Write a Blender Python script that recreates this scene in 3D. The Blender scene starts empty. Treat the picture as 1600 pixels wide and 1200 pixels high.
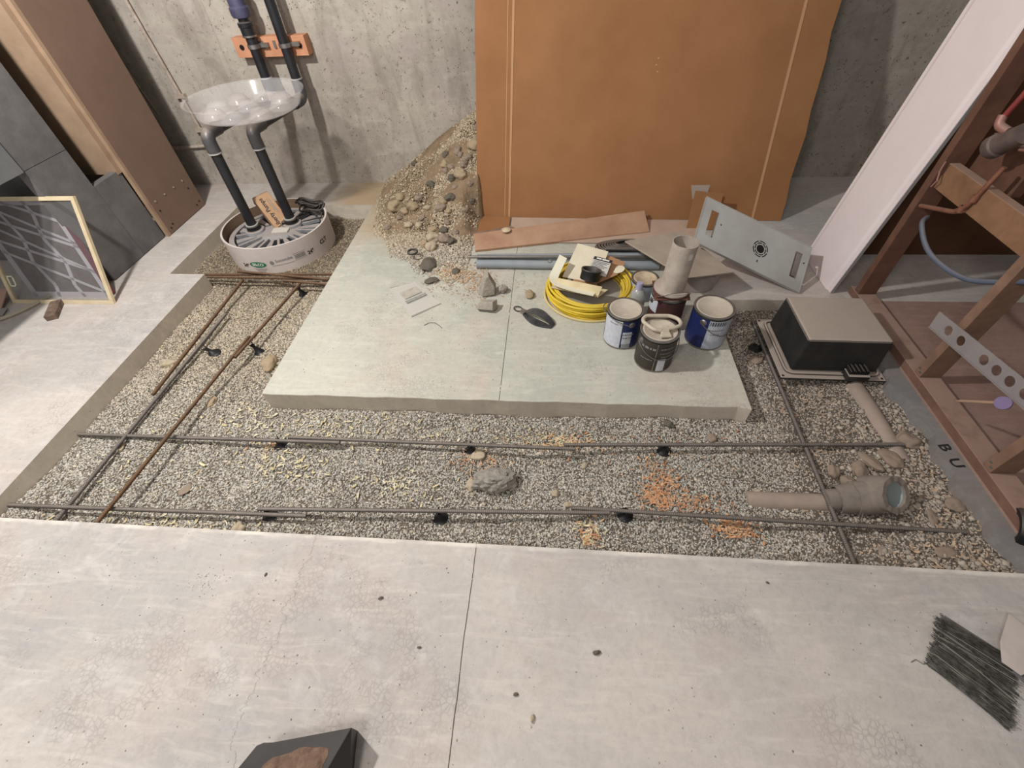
import bpy, math, random
import numpy as np
from mathutils import Vector, Matrix, noise

# ------------------------------------------------------------------ camera
SC = bpy.context.scene
COL = SC.collection
YAW, PITCH, ROLL, FPX, CAMH = -0.121010, 0.838290, -0.064996, 690.377, 1.5
_f = Vector((math.sin(YAW)*math.cos(PITCH), math.cos(YAW)*math.cos(PITCH), -math.sin(PITCH)))
_r = Vector((math.cos(YAW), -math.sin(YAW), 0)); _u = _r.cross(_f)
_r2 = _r*math.cos(ROLL)+_u*math.sin(ROLL); _u2 = -_r*math.sin(ROLL)+_u*math.cos(ROLL)
cam_d = bpy.data.cameras.new('camera'); cam = bpy.data.objects.new('camera', cam_d); COL.objects.link(cam)
cam.matrix_world = Matrix(((_r2.x,_u2.x,-_f.x,0),(_r2.y,_u2.y,-_f.y,0),(_r2.z,_u2.z,-_f.z,CAMH),(0,0,0,1)))
cam_d.sensor_width = 36; cam_d.lens = 36*FPX/1600; cam_d.clip_start = 0.02; cam_d.clip_end = 60
SC.camera = cam
# ------------------------------------------------------------------ light and exposure
w = bpy.data.worlds.new('basement_air'); SC.world = w; w.use_nodes = True
w.node_tree.nodes['Background'].inputs[0].default_value = (1.0, 0.965, 0.94, 1)
w.node_tree.nodes['Background'].inputs[1].default_value = 0.20
def lamp(name, loc, power, rad, col):
    d = bpy.data.lights.new(name, 'POINT'); d.energy = power; d.shadow_soft_size = rad; d.color = col
    o = bpy.data.objects.new(name, d); COL.objects.link(o); o.location = loc; return o
lamp('ceiling_bulb', (-1.88, 1.22, 2.5), 178, 0.07, (1.0, 0.975, 0.94))
lamp('fill_light', (-0.75, -0.7, 2.4), 54, 0.25, (1.0, 0.975, 0.94))  # added soft fill behind the camera to lift the foreground, no actual bulb
vs = SC.view_settings
vs.view_transform = 'Standard'; vs.look = 'None'; vs.gamma = 1; vs.use_curve_mapping = False; vs.exposure = 0.74
R = random.Random(7)

# ------------------------------------------------------------------ helpers
def s2l(c):
    return tuple(((v/255)/12.92 if v/255 <= .04045 else ((v/255+.055)/1.055)**2.4) for v in c)
MATS = {}
def mat(name, rgb, rough=.8, var=.0, scale=8., bump=0., bscale=60., metal=0., rgb2=None, spec=.4, alpha=1., trans=0., dust=0., dust_rgb=(176,160,148), vcol=False, patchy=.55):
    """general procedural material: base colour with noise variation, optional dust that settles on upward faces, bump"""
    m = bpy.data.materials.new(name); m.use_nodes = True; MATS[name] = m
    nt = m.node_tree; N = nt.nodes; L = nt.links
    b = N['Principled BSDF']
    b.inputs['Roughness'].default_value = rough; b.inputs['Metallic'].default_value = metal
    b.inputs['Specular IOR Level'].default_value = spec
    tc = N.new('ShaderNodeTexCoord')
    ns = N.new('ShaderNodeTexNoise'); ns.inputs['Scale'].default_value = scale; ns.inputs['Detail'].default_value = 6
    ns.inputs['Roughness'].default_value = .65
    L.new(tc.outputs['Object'], ns.inputs['Vector'])
    c1 = s2l(rgb); c2 = s2l(rgb2) if rgb2 else tuple(v*(1-var) for v in c1)
    mx = N.new('ShaderNodeMix'); mx.data_type = 'RGBA'
    mx.inputs['A'].default_value = (*c1, 1); mx.inputs['B'].default_value = (*c2, 1)
    mr = N.new('ShaderNodeMapRange'); mr.inputs['From Min'].default_value = .35; mr.inputs['From Max'].default_value = .68
    L.new(ns.outputs['Fac'], mr.inputs['Value']); L.new(mr.outputs['Result'], mx.inputs['Factor'])
    out = mx.outputs['Result']
    if vcol:
        at = N.new('ShaderNodeAttribute'); at.attribute_name = 'tint'
        ml = N.new('ShaderNodeMix'); ml.data_type = 'RGBA'; ml.blend_type = 'MULTIPLY'; ml.inputs['Factor'].default_value = 1
        L.new(out, ml.inputs['A']); L.new(at.outputs['Color'], ml.inputs['B']); out = ml.outputs['Result']
    if dust > 0:
        ge = N.new('ShaderNodeNewGeometry'); sp = N.new('ShaderNodeSeparateXYZ'); L.new(ge.outputs['Normal'], sp.inputs[0])
        md = N.new('ShaderNodeMapRange'); md.inputs['From Min'].default_value = .25; md.inputs['From Max'].default_value = .85
        md.inputs['To Max'].default_value = dust
        L.new(sp.outputs['Z'], md.inputs['Value'])
        mm = N.new('ShaderNodeMath'); mm.operation = 'MULTIPLY'
        n2 = N.new('ShaderNodeTexNoise'); n2.inputs['Scale'].default_value = 14; n2.inputs['Detail'].default_value = 5
        L.new(tc.outputs['Object'], n2.inputs['Vector'])
        mr2 = N.new('ShaderNodeMapRange'); mr2.inputs['From Min'].default_value = .3; mr2.inputs['From Max'].default_value = .5
        mr2.inputs['To Min'].default_value = patchy
        L.new(n2.outputs['Fac'], mr2.inputs['Value'])
        L.new(md.outputs['Result'], mm.inputs[0]); L.new(mr2.outputs['Result'], mm.inputs[1])
        m3 = N.new('ShaderNodeMix'); m3.data_type = 'RGBA'; m3.inputs['B'].default_value = (*s2l(dust_rgb), 1)
        L.new(out, m3.inputs['A']); L.new(mm.outputs[0], m3.inputs['Factor']); out = m3.outputs['Result']
    L.new(out, b.inputs['Base Color'])
    if bump > 0:
        nb = N.new('ShaderNodeTexNoise'); nb.inputs['Scale'].default_value = bscale; nb.inputs['Detail'].default_value = 5
        L.new(tc.outputs['Object'], nb.inputs['Vector'])
        bp = N.new('ShaderNodeBump'); bp.inputs['Strength'].default_value = bump; bp.inputs['Distance'].default_value = .004
        L.new(nb.outputs['Fac'], bp.inputs['Height']); L.new(bp.outputs[0], b.inputs['Normal'])
    if trans > 0:
        b.inputs['Transmission Weight'].default_value = trans; b.inputs['IOR'].default_value = 1.1
    if alpha < 1: b.inputs['Alpha'].default_value = alpha
    return m

class MB:
    def __init__(s): s.v = []; s.f = []
    def add(s, vs_, fs_):
        n = len(s.v); s.v += [Vector(p) for p in vs_]; s.f += [tuple(i+n for i in f) for f in fs_]; return s
    def box(s, a, b, M=None):
        x0,y0,z0 = a; x1,y1,z1 = b
        vv = [Vector(p) for p in ((x0,y0,z0),(x1,y0,z0),(x1,y1,z0),(x0,y1,z0),(x0,y0,z1),(x1,y0,z1),(x1,y1,z1),(x0,y1,z1))]
        if M: vv = [M @ p for p in vv]
        return s.add(vv, [(3,2,1,0),(4,5,6,7),(0,1,5,4),(1,2,6,5),(2,3,7,6),(3,0,4,7)])
    def plate(s, pts, t, n=None):
        """closed slab from a planar polygon, thickness t along -normal"""
        pts = [Vector(p) for p in pts]
        if n is None: n = (pts[1]-pts[0]).cross(pts[-1]-pts[0]).normalized()
        else: n = Vector(n)
        k = len(pts); vv = pts+[p-n*t for p in pts]
        return s.add(vv, [tuple(range(k)), tuple(range(2*k-1,k-1,-1))]+[(i,i+k,(i+1)%k+k,(i+1)%k) for i in range(k)])
    def tube(s, path, r, n=10, closed=False, caps=True):
        P = [Vector(p) for p in path]; k = len(P); rings = []
        rr = r if isinstance(r,(list,tuple)) else [r]*k
        prev = None
        for i in range(k):
            if closed: t = P[(i+1)%k]-P[i-1]
            else: t = P[min(i+1,k-1)]-P[max(i-1,0)]
            t.normalize()
            if prev is None:
                a = Vector((0,0,1)) if abs(t.z) < .9 else Vector((1,0,0))
                u = t.cross(a).normalized()
            else: u = (prev - t*prev.dot(t)).normalized()
            prev = u; w_ = t.cross(u)
            rings.append([P[i]+(u*math.cos(2*math.pi*j/n)+w_*math.sin(2*math.pi*j/n))*rr[i] for j in range(n)])
        vv = [p for ring in rings for p in ring]; ff = []
        for i in range(k if closed else k-1):
            a = i*n; b = ((i+1)%k)*n
            for j in range(n): ff.append((a+j, a+(j+1)%n, b+(j+1)%n, b+j))
        if caps and not closed: ff.append(tuple(range(n-1,-1,-1))); ff.append(tuple((k-1)*n+j for j in range(n)))
        return s.add(vv, ff)
    def cyl(s, a, b, r, n=20, r2=None): return s.tube([a,b],[r, r if r2 is None else r2], n)
    def lathe(s, prof, c=(0,0,0), n=32, M=None, sx=1., sy=1.):
        """prof: list of (radius, z); open ends with radius 0 collapse"""
        c = Vector(c); k = len(prof); vv = []
        for (r,z) in prof:
            for j in range(n):
                a = 2*math.pi*j/n; p = Vector((r*math.cos(a)*sx, r*math.sin(a)*sy, z))
                vv.append((M @ p if M else p)+c)
        ff = [(i*n+j, i*n+(j+1)%n, (i+1)*n+(j+1)%n, (i+1)*n+j) for i in range(k-1) for j in range(n)]
        return s.add(vv, ff)
    def build(s, name, m, parent=None, smooth=35, bevel=0, origin=None):
        if parent is not None: o0 = PW[parent.name]
        elif origin is not None: o0 = Vector(origin)
        else:
            xs=[p.x for p in s.v]; ys=[p.y for p in s.v]; zs=[p.z for p in s.v]
            o0 = Vector(((min(xs)+max(xs))/2,(min(ys)+max(ys))/2,min(zs)))
        me = bpy.data.meshes.new(name); me.from_pydata([tuple(p-o0) for p in s.v], [], s.f); me.validate()
        me.materials.append(m)
        if smooth:
            me.shade_smooth(); me.set_sharp_from_angle(angle=math.radians(smooth))
        o = bpy.data.objects.new(name, me); COL.objects.link(o)
        if parent is not None: o.parent = parent; PW[o.name] = o0.copy()
        else: o.location = o0; PW[o.name] = o0.copy()
        if bevel:
            bv = o.modifiers.new('bevel','BEVEL'); bv.width = bevel; bv.segments = 2; bv.limit_method = 'ANGLE'; bv.angle_limit = math.radians(40)
        return o
PW = {}   # world origin of every object, so that parts can be written in world coordinates
def tag(o, label=None, cat=None, group=None, kind=None):
    if label: o['label'] = label
    if cat: o['category'] = cat
    if group: o['group'] = group
    if kind: o['kind'] = kind
    return o
def thing(name, label, cat, loc, group=None):
    o = bpy.data.objects.new(name, None); COL.objects.link(o); o.location = loc; o.empty_display_size = .05
    PW[o.name] = Vector(loc); return tag(o, label, cat, group)
def copy_tree(o, parent=None):
    c = o.copy(); COL.objects.link(c)
    if parent is not None: c.parent = parent
    for ch in list(o.children): copy_tree(ch, c)
    return c
def text_mesh(txt, size, bold=.0):
    cu = bpy.data.curves.new('t','FONT'); cu.body = txt; cu.size = size; cu.align_x = 'CENTER'; cu.align_y = 'CENTER'; cu.offset = bold
    cu.resolution_u = 3
    o = bpy.data.objects.new('t', cu); COL.objects.link(o)
    dg = bpy.context.evaluated_depsgraph_get(); me = o.evaluated_get(dg).to_mesh()
    v = [Vector(p.co) for p in me.vertices]; f = [tuple(p.vertices) for p in me.polygons]
    o.evaluated_get(dg).to_mesh_clear(); bpy.data.objects.remove(o); bpy.data.curves.remove(cu)
    return v, f
def frame_M(o, ux, uy):
    """matrix putting local x,y along ux,uy at point o"""
    ux = Vector(ux).normalized(); uz = ux.cross(Vector(uy)).normalized(); uy = uz.cross(ux)
    return Matrix(((ux.x,uy.x,uz.x,o[0]),(ux.y,uy.y,uz.y,o[1]),(ux.z,uy.z,uz.z,o[2]),(0,0,0,1)))
def np_mesh(name, verts, tris, m, tint=None, origin=(0,0,0), parent=None, smooth=False):
    me = bpy.data.meshes.new(name); nv, nf = len(verts), len(tris); k = tris.shape[1]
    me.vertices.add(nv); me.vertices.foreach_set('co', (verts-np.array(origin)).astype(np.float32).ravel())
    me.loops.add(nf*k); me.loops.foreach_set('vertex_index', tris.astype(np.int32).ravel())
    me.polygons.add(nf); me.polygons.foreach_set('loop_start', np.arange(0, nf*k, k, dtype=np.int32))
    try: me.polygons.foreach_set('loop_total', np.full(nf, k, dtype=np.int32))
    except Exception: pass
    me.polygons.foreach_set('use_smooth', np.full(nf, smooth))
    if tint is not None:
        at = me.attributes.new('tint','FLOAT_COLOR','POINT')
        c = np.ones((nv,4), np.float32); c[:,:3] = tint; at.data.foreach_set('color', c.ravel())
    me.update(calc_edges=True); me.validate(); me.materials.append(m)
    o = bpy.data.objects.new(name, me); COL.objects.link(o); o.location = origin; PW[o.name] = Vector(origin)
    if parent is not None: o.parent = parent
    return o
def arc(c, r, a0, a1, n, ux=(1,0,0), uy=(0,1,0)):
    c = Vector(c); ux = Vector(ux); uy = Vector(uy)
    return [c+ux*(r*math.cos(a0+(a1-a0)*i/n))+uy*(r*math.sin(a0+(a1-a0)*i/n)) for i in range(n+1)]
def round_path(pts, r, n=6):
    """polyline with rounded corners"""
    P = [Vector(p) for p in pts]; out = [P[0]]
    for i in range(1, len(P)-1):
        a = (P[i-1]-P[i]); b = (P[i+1]-P[i]); d = min(r, a.length*.49, b.length*.49)
        p0 = P[i]+a.normalized()*d; p1 = P[i]+b.normalized()*d
        for k in range(n+1):
            t = k/n; out.append(p0*(1-t)**2+P[i]*2*t*(1-t)+p1*t*t)
    out.append(P[-1]); return out

# ------------------------------------------------------------------ concrete
def concrete(name, stops, joints=(), crack=False, speck=.5, footprints=True, pits=False, stain=None):
    m = bpy.data.materials.new(name); m.use_nodes = True; nt = m.node_tree; N = nt.nodes; L = nt.links
    b = N['Principled BSDF']; b.inputs['Roughness'].default_value = .85; b.inputs['Specular IOR Level'].default_value = .25
    tc = N.new('ShaderNodeTexCoord'); co = tc.outputs['Object']
    def noise_(sc, det=5, dist=0., ro=.6, vec=None):
        n = N.new('ShaderNodeTexNoise'); n.inputs['Scale'].default_value = sc; n.inputs['Detail'].default_value = det
        n.inputs['Distortion'].default_value = dist; n.inputs['Roughness'].default_value = ro
        L.new(vec or co, n.inputs['Vector']); return n.outputs['Fac']
    def rng(v, a, b_, c=0., d=1.):
        r = N.new('ShaderNodeMapRange'); r.inputs[1].default_value = a; r.inputs[2].default_value = b_; r.inputs[3].default_value = c; r.inputs[4].default_value = d
        L.new(v, r.inputs[0]); return r.outputs[0]
    def mth(op, a, b_=None):
        n = N.new('ShaderNodeMath'); n.operation = op
        for i, x in enumerate((a, b_)):
            if x is None: continue
            if isinstance(x,(int,float)): n.inputs[i].default_value = x
            else: L.new(x, n.inputs[i])
        return n.outputs[0]
    def mix(fac, a, b_):
        n = N.new('ShaderNodeMix'); n.data_type = 'RGBA'
        for k, x in (('A',a),('B',b_)):
            if isinstance(x, tuple): n.inputs[k].default_value = (*s2l(x),1)
            else: L.new(x, n.inputs[k])
        if isinstance(fac,(int,float)): n.inputs['Factor'].default_value = fac
        else: L.new(fac, n.inputs['Factor'])
        return n.outputs['Result']
    c = mix(rng(noise_(1.1, 4, .4), .38, .62), stops[0], stops[1])
    c = mix(rng(noise_(2.3, 6, .8), .5, .72), c, stops[2])
    c = mix(mth('MULTIPLY', rng(noise_(7., 8, 1.2, .7), .52, .75), .55), c, stops[3])
    c = mix(mth('MULTIPLY', rng(noise_(38., 8, .3, .8), .45, .8), .35), c, tuple(int(v*.72) for v in stops[1]))
    # trowel sweeps: stretched noise
    mp = N.new('ShaderNodeMapping'); mp.inputs['Scale'].default_value = (2.2, 14, 5); mp.inputs['Rotation'].default_value = (0,0,.35); L.new(co, mp.inputs['Vector'])
    sw = noise_(1.6, 7, 1.5, .65, mp.outputs['Vector'])
    c = mix(mth('MULTIPLY', rng(sw, .5, .78), .45), c, tuple(min(255,int(v*1.13)) for v in stops[0]))
    # dark specks
    vo = N.new('ShaderNodeTexVoronoi'); vo.inputs['Scale'].default_value = 50 if pits else 26; L.new(co, vo.inputs['Vector'])
    sp = mth('MULTIPLY', mth('LESS_THAN', vo.outputs['Distance'], .16 if pits else .07), mth('GREATER_THAN', noise_(14. if pits else 9., 3), .56 if pits else .52))
    c = mix(mth('MULTIPLY', sp, speck), c, (88,78,70))
    h = mth('ADD', mth('MULTIPLY', noise_(30., 8), .6), mth('MULTIPLY', noise_(160., 3), .25))
    if stain:
        sd = N.new('ShaderNodeVectorMath'); sd.operation = 'DISTANCE'; L.new(co, sd.inputs[0]); sd.inputs[1].default_value = stain[0]
        sf = rng(mth('ADD', sd.outputs['Value'], mth('MULTIPLY', noise_(5., 6, .6), .35)), stain[1]+.02, stain[1]+.32, 1., 0.)
        c = mix(mth('MULTIPLY', sf, .85), c, (170,146,112))
    if pits:
        pn = noise_(42., 5, .5, .7); pk = rng(pn, .61, .67)
        c = mix(mth('MULTIPLY', pk, .75), c, (84,76,68)); h = mth('ADD', h, mth('MULTIPLY', pk, -1.))
        mp2 = N.new('ShaderNodeMapping'); mp2.inputs['Scale'].default_value = (3, 3, .7); L.new(co, mp2.inputs['Vector'])
        c = mix(mth('MULTIPLY', rng(noise_(2.4, 5, .8, .6, mp2.outputs['Vector']), .5, .7), .5), c, (120,110,100))
    if footprints:
        v2 = N.new('ShaderNodeTexVoronoi'); v2.inputs['Scale'].default_value = 62; v2.feature = 'DISTANCE_TO_EDGE'; L.new(co, v2.inputs['Vector'])
        area = rng(noise_(1.9, 2, .2), .52, .58)
        fp = mth('MULTIPLY', mth('MULTIPLY', rng(v2.outputs['Distance'], .0, .16, 1., 0.), area), rng(noise_(11., 3), .4, .55))
        c = mix(mth('MULTIPLY', fp, .30), c, tuple(int(v*.7) for v in stops[2]))
        h = mth('ADD', h, mth('MULTIPLY', fp, -.3))
    sx = N.new('ShaderNodeSeparateXYZ'); L.new(co, sx.inputs[0])
    for (x0, wob) in joints:
        wv = mth('MULTIPLY', mth('SUBTRACT', noise_(5., 4), .5), wob)
        d = mth('ABSOLUTE', mth('SUBTRACT', mth('SUBTRACT', sx.outputs['X'], x0), wv))
        k = mth('MULTIPLY', mth('LESS_THAN', d, .0016), mth('GREATER_THAN', noise_(14., 3), .40))
        c = mix(mth('MULTIPLY', k, .85), c, (52,46,40)); pass
    if crack:
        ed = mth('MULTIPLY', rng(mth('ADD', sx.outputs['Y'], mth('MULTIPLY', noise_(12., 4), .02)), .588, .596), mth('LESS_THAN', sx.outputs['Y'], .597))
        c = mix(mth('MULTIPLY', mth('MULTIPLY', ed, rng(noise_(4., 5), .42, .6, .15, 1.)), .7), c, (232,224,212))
        mpc = N.new('ShaderNodeMapping'); mpc.inputs['Scale'].default_value = (0,1,1); L.new(co, mpc.inputs['Vector'])
        wv = mth('ADD', mth('MULTIPLY', mth('SUBTRACT', noise_(3., 9, 0, .75, mpc.outputs['Vector']), .5), .28), -.815)
        d = mth('ABSOLUTE', mth('SUBTRACT', sx.outputs['X'], wv))
        k = mth('MULTIPLY', mth('LESS_THAN', d, .0009), mth('LESS_THAN', sx.outputs['Y'], .6))
        c = mix(mth('MULTIPLY', k, .6), c, (80,72,64))
    L.new(c, b.inputs['Base Color'])
    bp = N.new('ShaderNodeBump'); bp.inputs['Strength'].default_value = .35; bp.inputs['Distance'].default_value = .004
    L.new(h, bp.inputs['Height']); L.new(bp.outputs[0], b.inputs['Normal'])
    MATS[name] = m; return m
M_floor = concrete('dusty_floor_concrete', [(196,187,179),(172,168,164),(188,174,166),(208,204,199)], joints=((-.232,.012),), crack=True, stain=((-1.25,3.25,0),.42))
M_slab = concrete('island_slab_concrete', [(192,189,176),(175,175,164),(192,180,167),(206,203,192)], joints=((-.213,.006),), stain=((-.95,2.95,0),.42))
M_cut = concrete('sawn_slab_edge', [(204,194,178),(190,180,166),(206,196,182),(212,202,188)], speck=.7, footprints=False)
M_wall = concrete('poured_wall_concrete', [(182,174,162),(160,152,141),(172,160,154),(196,187,177)], speck=1., pits=True, footprints=False)
M_foot = concrete('footing_concrete', [(140,134,130),(122,122,124),(138,126,118),(150,144,140)], speck=.9, footprints=False)

# ------------------------------------------------------------------ ground shapes
def sm(a, b, x):
    t = max(0., min(1., (x-a)/(b-a))); return t*t*(3-2*t)
def pile_h(x, y):
    dx = (x+.42)/.92
    h = .50*max(0., 1-math.hypot(dx, (y-3.48)/.88))+.085*max(0., 1-math.hypot(dx, (y-3.5)/1.42))
    return h*(1-.85*sm(-.60, -.495, x)*(1-sm(2.80, 2.95, y)))
def gh_np(x, y):
    z = -.098 + .034*np.clip((x-.85)/.5, 0, 1)
    z = z + .008*np.sin(5.1*x+1.3*np.sin(4*y)) + .006*np.sin(9.7*y+2.1*x) + .004*np.sin(17*x-11*y)
    z = z + .020*np.exp(-((x+2.14)/.10)**2)*np.clip((y*-1+1.2)/.6,0,1) + .014*np.exp(-((y-.6)/.07)**2)
    # trenches scuffed by feet beside the long bars
    z = z - .012*np.exp(-((x+.1-.45*(y-.9))/.06)**2)*(np.abs(y-.9) < .2)
    # dirt is scooped out around the sump
    z = z - .01*np.exp(-(((x+1.85)/.5)**2+((y-2.65)/.5)**2))
    return z
def gh(x, y): return float(gh_np(np.array([x]), np.array([y]))[0])

# ------------------------------------------------------------------ the setting
FL_T = .14
mb = MB()
for a, b in (((-4.2,-1.2),(1.578,.595)), ((-4.2,.595),(-2.14,2.19)), ((-4.2,2.19),(-2.37,3.08)), ((-4.2,3.08),(3.4,3.46)),
             ((.862,1.98),(3.4,3.08))):
    mb.box((a[0],a[1],-FL_T),(b[0],b[1],0))
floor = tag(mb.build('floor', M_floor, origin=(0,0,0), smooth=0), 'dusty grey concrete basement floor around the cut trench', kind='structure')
M_floor2 = concrete('pinkish_dusty_floor', [(158,130,118),(142,114,104),(160,132,120),(168,142,130)], footprints=False)
tag(MB().box((1.578,-1.2,-FL_T),(3.4,1.98,0)).build('floor', M_floor2, origin=(0,0,0), smooth=0), 'pinkish dusty floor beyond the sill plate', kind='structure')
# the floor cuts show sawn faces
floor.data.materials.append(M_cut)
for p in floor.data.polygons:
    if abs(p.normal.z) < .5: p.material_index = 1
mb = MB(); 
xs = [-1.32+ (2.182)*i/40 for i in range(41)]
top = [(x, 1.24+.002*math.sin(x*17)+.0015*math.sin(x*41)-.012*(x>.84), 0) for x in xs]+[(.862+.004*math.sin(3), 1.9,0),(.862,3.08,0),(-1.32,3.08,0)]
mb.plate(top, .13, n=(0,0,1))
slab = tag(mb.build('floor_slab', M_slab, origin=(0,0,0), smooth=0, bevel=.003), 'pale concrete slab island inside the trench', kind='structure')
slab.data.materials.append(M_cut)
for p in slab.data.polygons:
    if abs(p.normal.z) < .5: p.material_index = 1
tag(MB().box((-4.2,3.46,-.14),(3.4,3.66,2.5)).build('wall_back', M_wall, origin=(0,0,0), smooth=0), 'bare poured concrete back wall', kind='structure')
# strip of footing along the framed wall, with stencil letters
mb = MB(); n = 30
le = [(1.515+.015*math.sin(i*1.7)+.012*math.sin(i*.6)-.02*(i>22), .6+1.35*i/n, -.010) for i in range(n+1)]
mb.plate([(p[0],p[1],p[2]) for p in le][::-1]+[(1.578,.6,-.010),(1.578,1.95,-.010)], .1, n=(0,0,1))
ft = tag(mb.build('footing_strip', M_foot, origin=(0,0,0), smooth=0), 'narrow strip of grey footing concrete beside the sill plate', kind='structure')
M_ink = mat('stencil_ink', (40,38,38), .8)
mb = MB()
for txt, px, py in (('B', 1.538, 1.075), ('U', 1.540, 1.005)):
    v, f = text_mesh(txt, .06, .0015); M = frame_M((px,py,-.0095), (.15,-1,0), (1,.15,0)); mb.add([M @ p for p in v], f)
o = mb.build('stencil_letters', M_ink, ft, smooth=0); o['label'] = 'black stencilled letters'

# ------------------------------------------------------------------ gravel
M_soil = mat('damp_soil', (112,102,90), .95, rgb2=(84,74,64), scale=26, bump=.8, bscale=90)
M_peb = mat('pea_gravel', (206,200,189), .9, var=.06, scale=40, vcol=True)
nx, ny = 380, 250
X = np.linspace(-2.36, 1.57, nx); Y = np.linspace(.58, 3.06, ny); GX, GY = np.meshgrid(X, Y)
GZ = gh_np(GX, GY)
rs = np.random.RandomState(3)
GZ = GZ + rs.normal(0, .0015, GZ.shape)
V = np.stack([GX.ravel(), GY.ravel(), GZ.ravel()], 1)
ii = (np.arange(ny-1)[:,None]*nx+np.arange(nx-1)[None,:]).ravel()
Q = np.stack([ii, ii+1, ii+nx+1, ii+nx], 1)
cx, cy = V[Q].mean(1)[:,0], V[Q].mean(1)[:,1]
keep = ~((cx > -1.26) & (cx < .80) & (cy > 1.30)) & ~((cx < -2.18) & (cy < 2.13)) & ~((cx > -1.26) & (cy > 2.05))
o = np_mesh('gravel_base', V, Q[keep], M_soil, smooth=True)
tag(o, 'soil and grey gravel bed at the bottom of the trench', 'ground', kind='stuff')
def in_trench(x, y, e=.004):
    front = (x > -2.14+e) & (x < 1.53) & (y > .595+e) & (y < 1.24-e)
    left = (x > -2.14+e) & (x < -1.32-e) & (y > .595) & (y < 2.19)
    notch = (x > -2.37+e) & (x < -1.32-e) & (y >= 2.19+e) & (y < 3.08-e)
    right = (x > .862+e) & (x < 1.53) & (y > .6) & (y < 1.98-e)
    return front | left | notch | right
_ico_v = None
def ico(sub):
    t = (1+5**.5)/2
    v = [(-1,t,0),(1,t,0),(-1,-t,0),(1,-t,0),(0,-1,t),(0,1,t),(0,-1,-t),(0,1,-t),(t,0,-1),(t,0,1),(-t,0,-1),(-t,0,1)]
    v = [Vector(p).normalized() for p in v]
    f = [(0,11,5),(0,5,1),(0,1,7),(0,7,10),(0,10,11),(1,5,9),(5,11,4),(11,10,2),(10,7,6),(7,1,8),(3,9,4),(3,4,2),(3,2,6),(3,6,8),(3,8,9),(4,9,5),(2,4,11),(6,2,10),(8,6,7),(9,8,1)]
    for _ in range(sub):
        nf = []; c = {}
        def mid(a, b):
            k = (min(a,b), max(a,b))
            if k not in c: c[k] = len(v); v.append(((v[a]+v[b])/2).normalized())
            return c[k]
        for a, b, d in f:
            x, y, z = mid(a,b), mid(b,d), mid(d,a); nf += [(a,x,z),(b,y,x),(d,z,y),(x,y,z)]
        f = nf
    return v, f
IV, IF = ico(0); IV = np.array([tuple(p) for p in IV]); IF = np.array(IF)
def pebbles(name, xy, z, size, tint, seed, label, cat='gravel', flat=.75, parent=None, m=None):
    r_ = np.random.RandomState(seed); n = len(xy)
    base = IV[None]*(1+r_.uniform(-.28,.28,(n,12,1)))
    sc = size[:,None]*np.stack([r_.uniform(.8,1.35,n), r_.uniform(.7,1.1,n), r_.uniform(.55,.9,n)*flat/.75], 1)
    p = base*sc[:,None,:]
    a = r_.uniform(0, 2*math.pi, n); ca, sa = np.cos(a), np.sin(a)
    tl = r_.uniform(-.5,.5,n); ct, st = np.cos(tl), np.sin(tl)
    y2 = p[:,:,1]*ct[:,None]-p[:,:,2]*st[:,None]; z2 = p[:,:,1]*st[:,None]+p[:,:,2]*ct[:,None]
    x3 = p[:,:,0]*ca[:,None]-y2*sa[:,None]; y3 = p[:,:,0]*sa[:,None]+y2*ca[:,None]
    Vv = np.stack([x3+xy[:,0:1], y3+xy[:,1:2], z2+(z+size*.25)[:,None]], 2).reshape(-1,3)
    F = (IF[None]+(np.arange(n)*12)[:,None,None]).reshape(-1,3)
    T = np.repeat(tint, 12, 0)
    return tag(np_mesh(name, Vv, F, m or M_peb, T, smooth=True), label, cat, kind='stuff')
N_P = 135000
r_ = np.random.RandomState(11)
P = []
while sum(len(p) for p in P) < N_P:
    q = np.stack([r_.uniform(-2.37,1.55,200000), r_.uniform(.59,3.08,200000)],1)
    q = q[in_trench(q[:,0], q[:,1])]
    dens = np.where(q[:,1] > 2.2, .45, 1.)*np.where(q[:,0] > 1.0, .6, 1.)
    P.append(q[r_.uniform(0,1,len(q)) < dens])
P = np.concatenate(P)[:N_P]
sz = r_.uniform(.0026,.0045,N_P); big = r_.uniform(0,1,N_P) < .03; sz[big] *= 1.7
g = r_.uniform(.40,1.05,N_P)*(1-.12*np.clip((P[:,0]-.9)/.3,0,1)); warm = r_.normal(0,.04,N_P)
dirt = np.clip((-P[:,0]-.9)/.6,0,1)*np.clip((P[:,1]-1.0)/.6,0,1); dusty = np.clip((P[:,0]-.7)/.5,0,1)
wet = np.exp(-(((P[:,0]+1.85)/.62)**2+((P[:,1]-2.7)/.5)**2)) 
tint = np.stack([g*(1.0+warm+.05*dirt+.0*dusty), g*(.985-.02*dirt-.08*dusty), g*(.965-warm-.12*dirt-.10*dusty)],1)
tint *= (1-.45*np.clip(wet*1.3,0,1))[:,None]*(1-np.array([0,.10,.25])*np.clip(wet*1.3,0,1)[:,None])
tint = np.clip(tint, .1, 1.15)
pebbles('pea_gravel', P, gh_np(P[:,0],P[:,1]), sz, tint, 5, 'loose grey pea gravel filling the trench')
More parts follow.
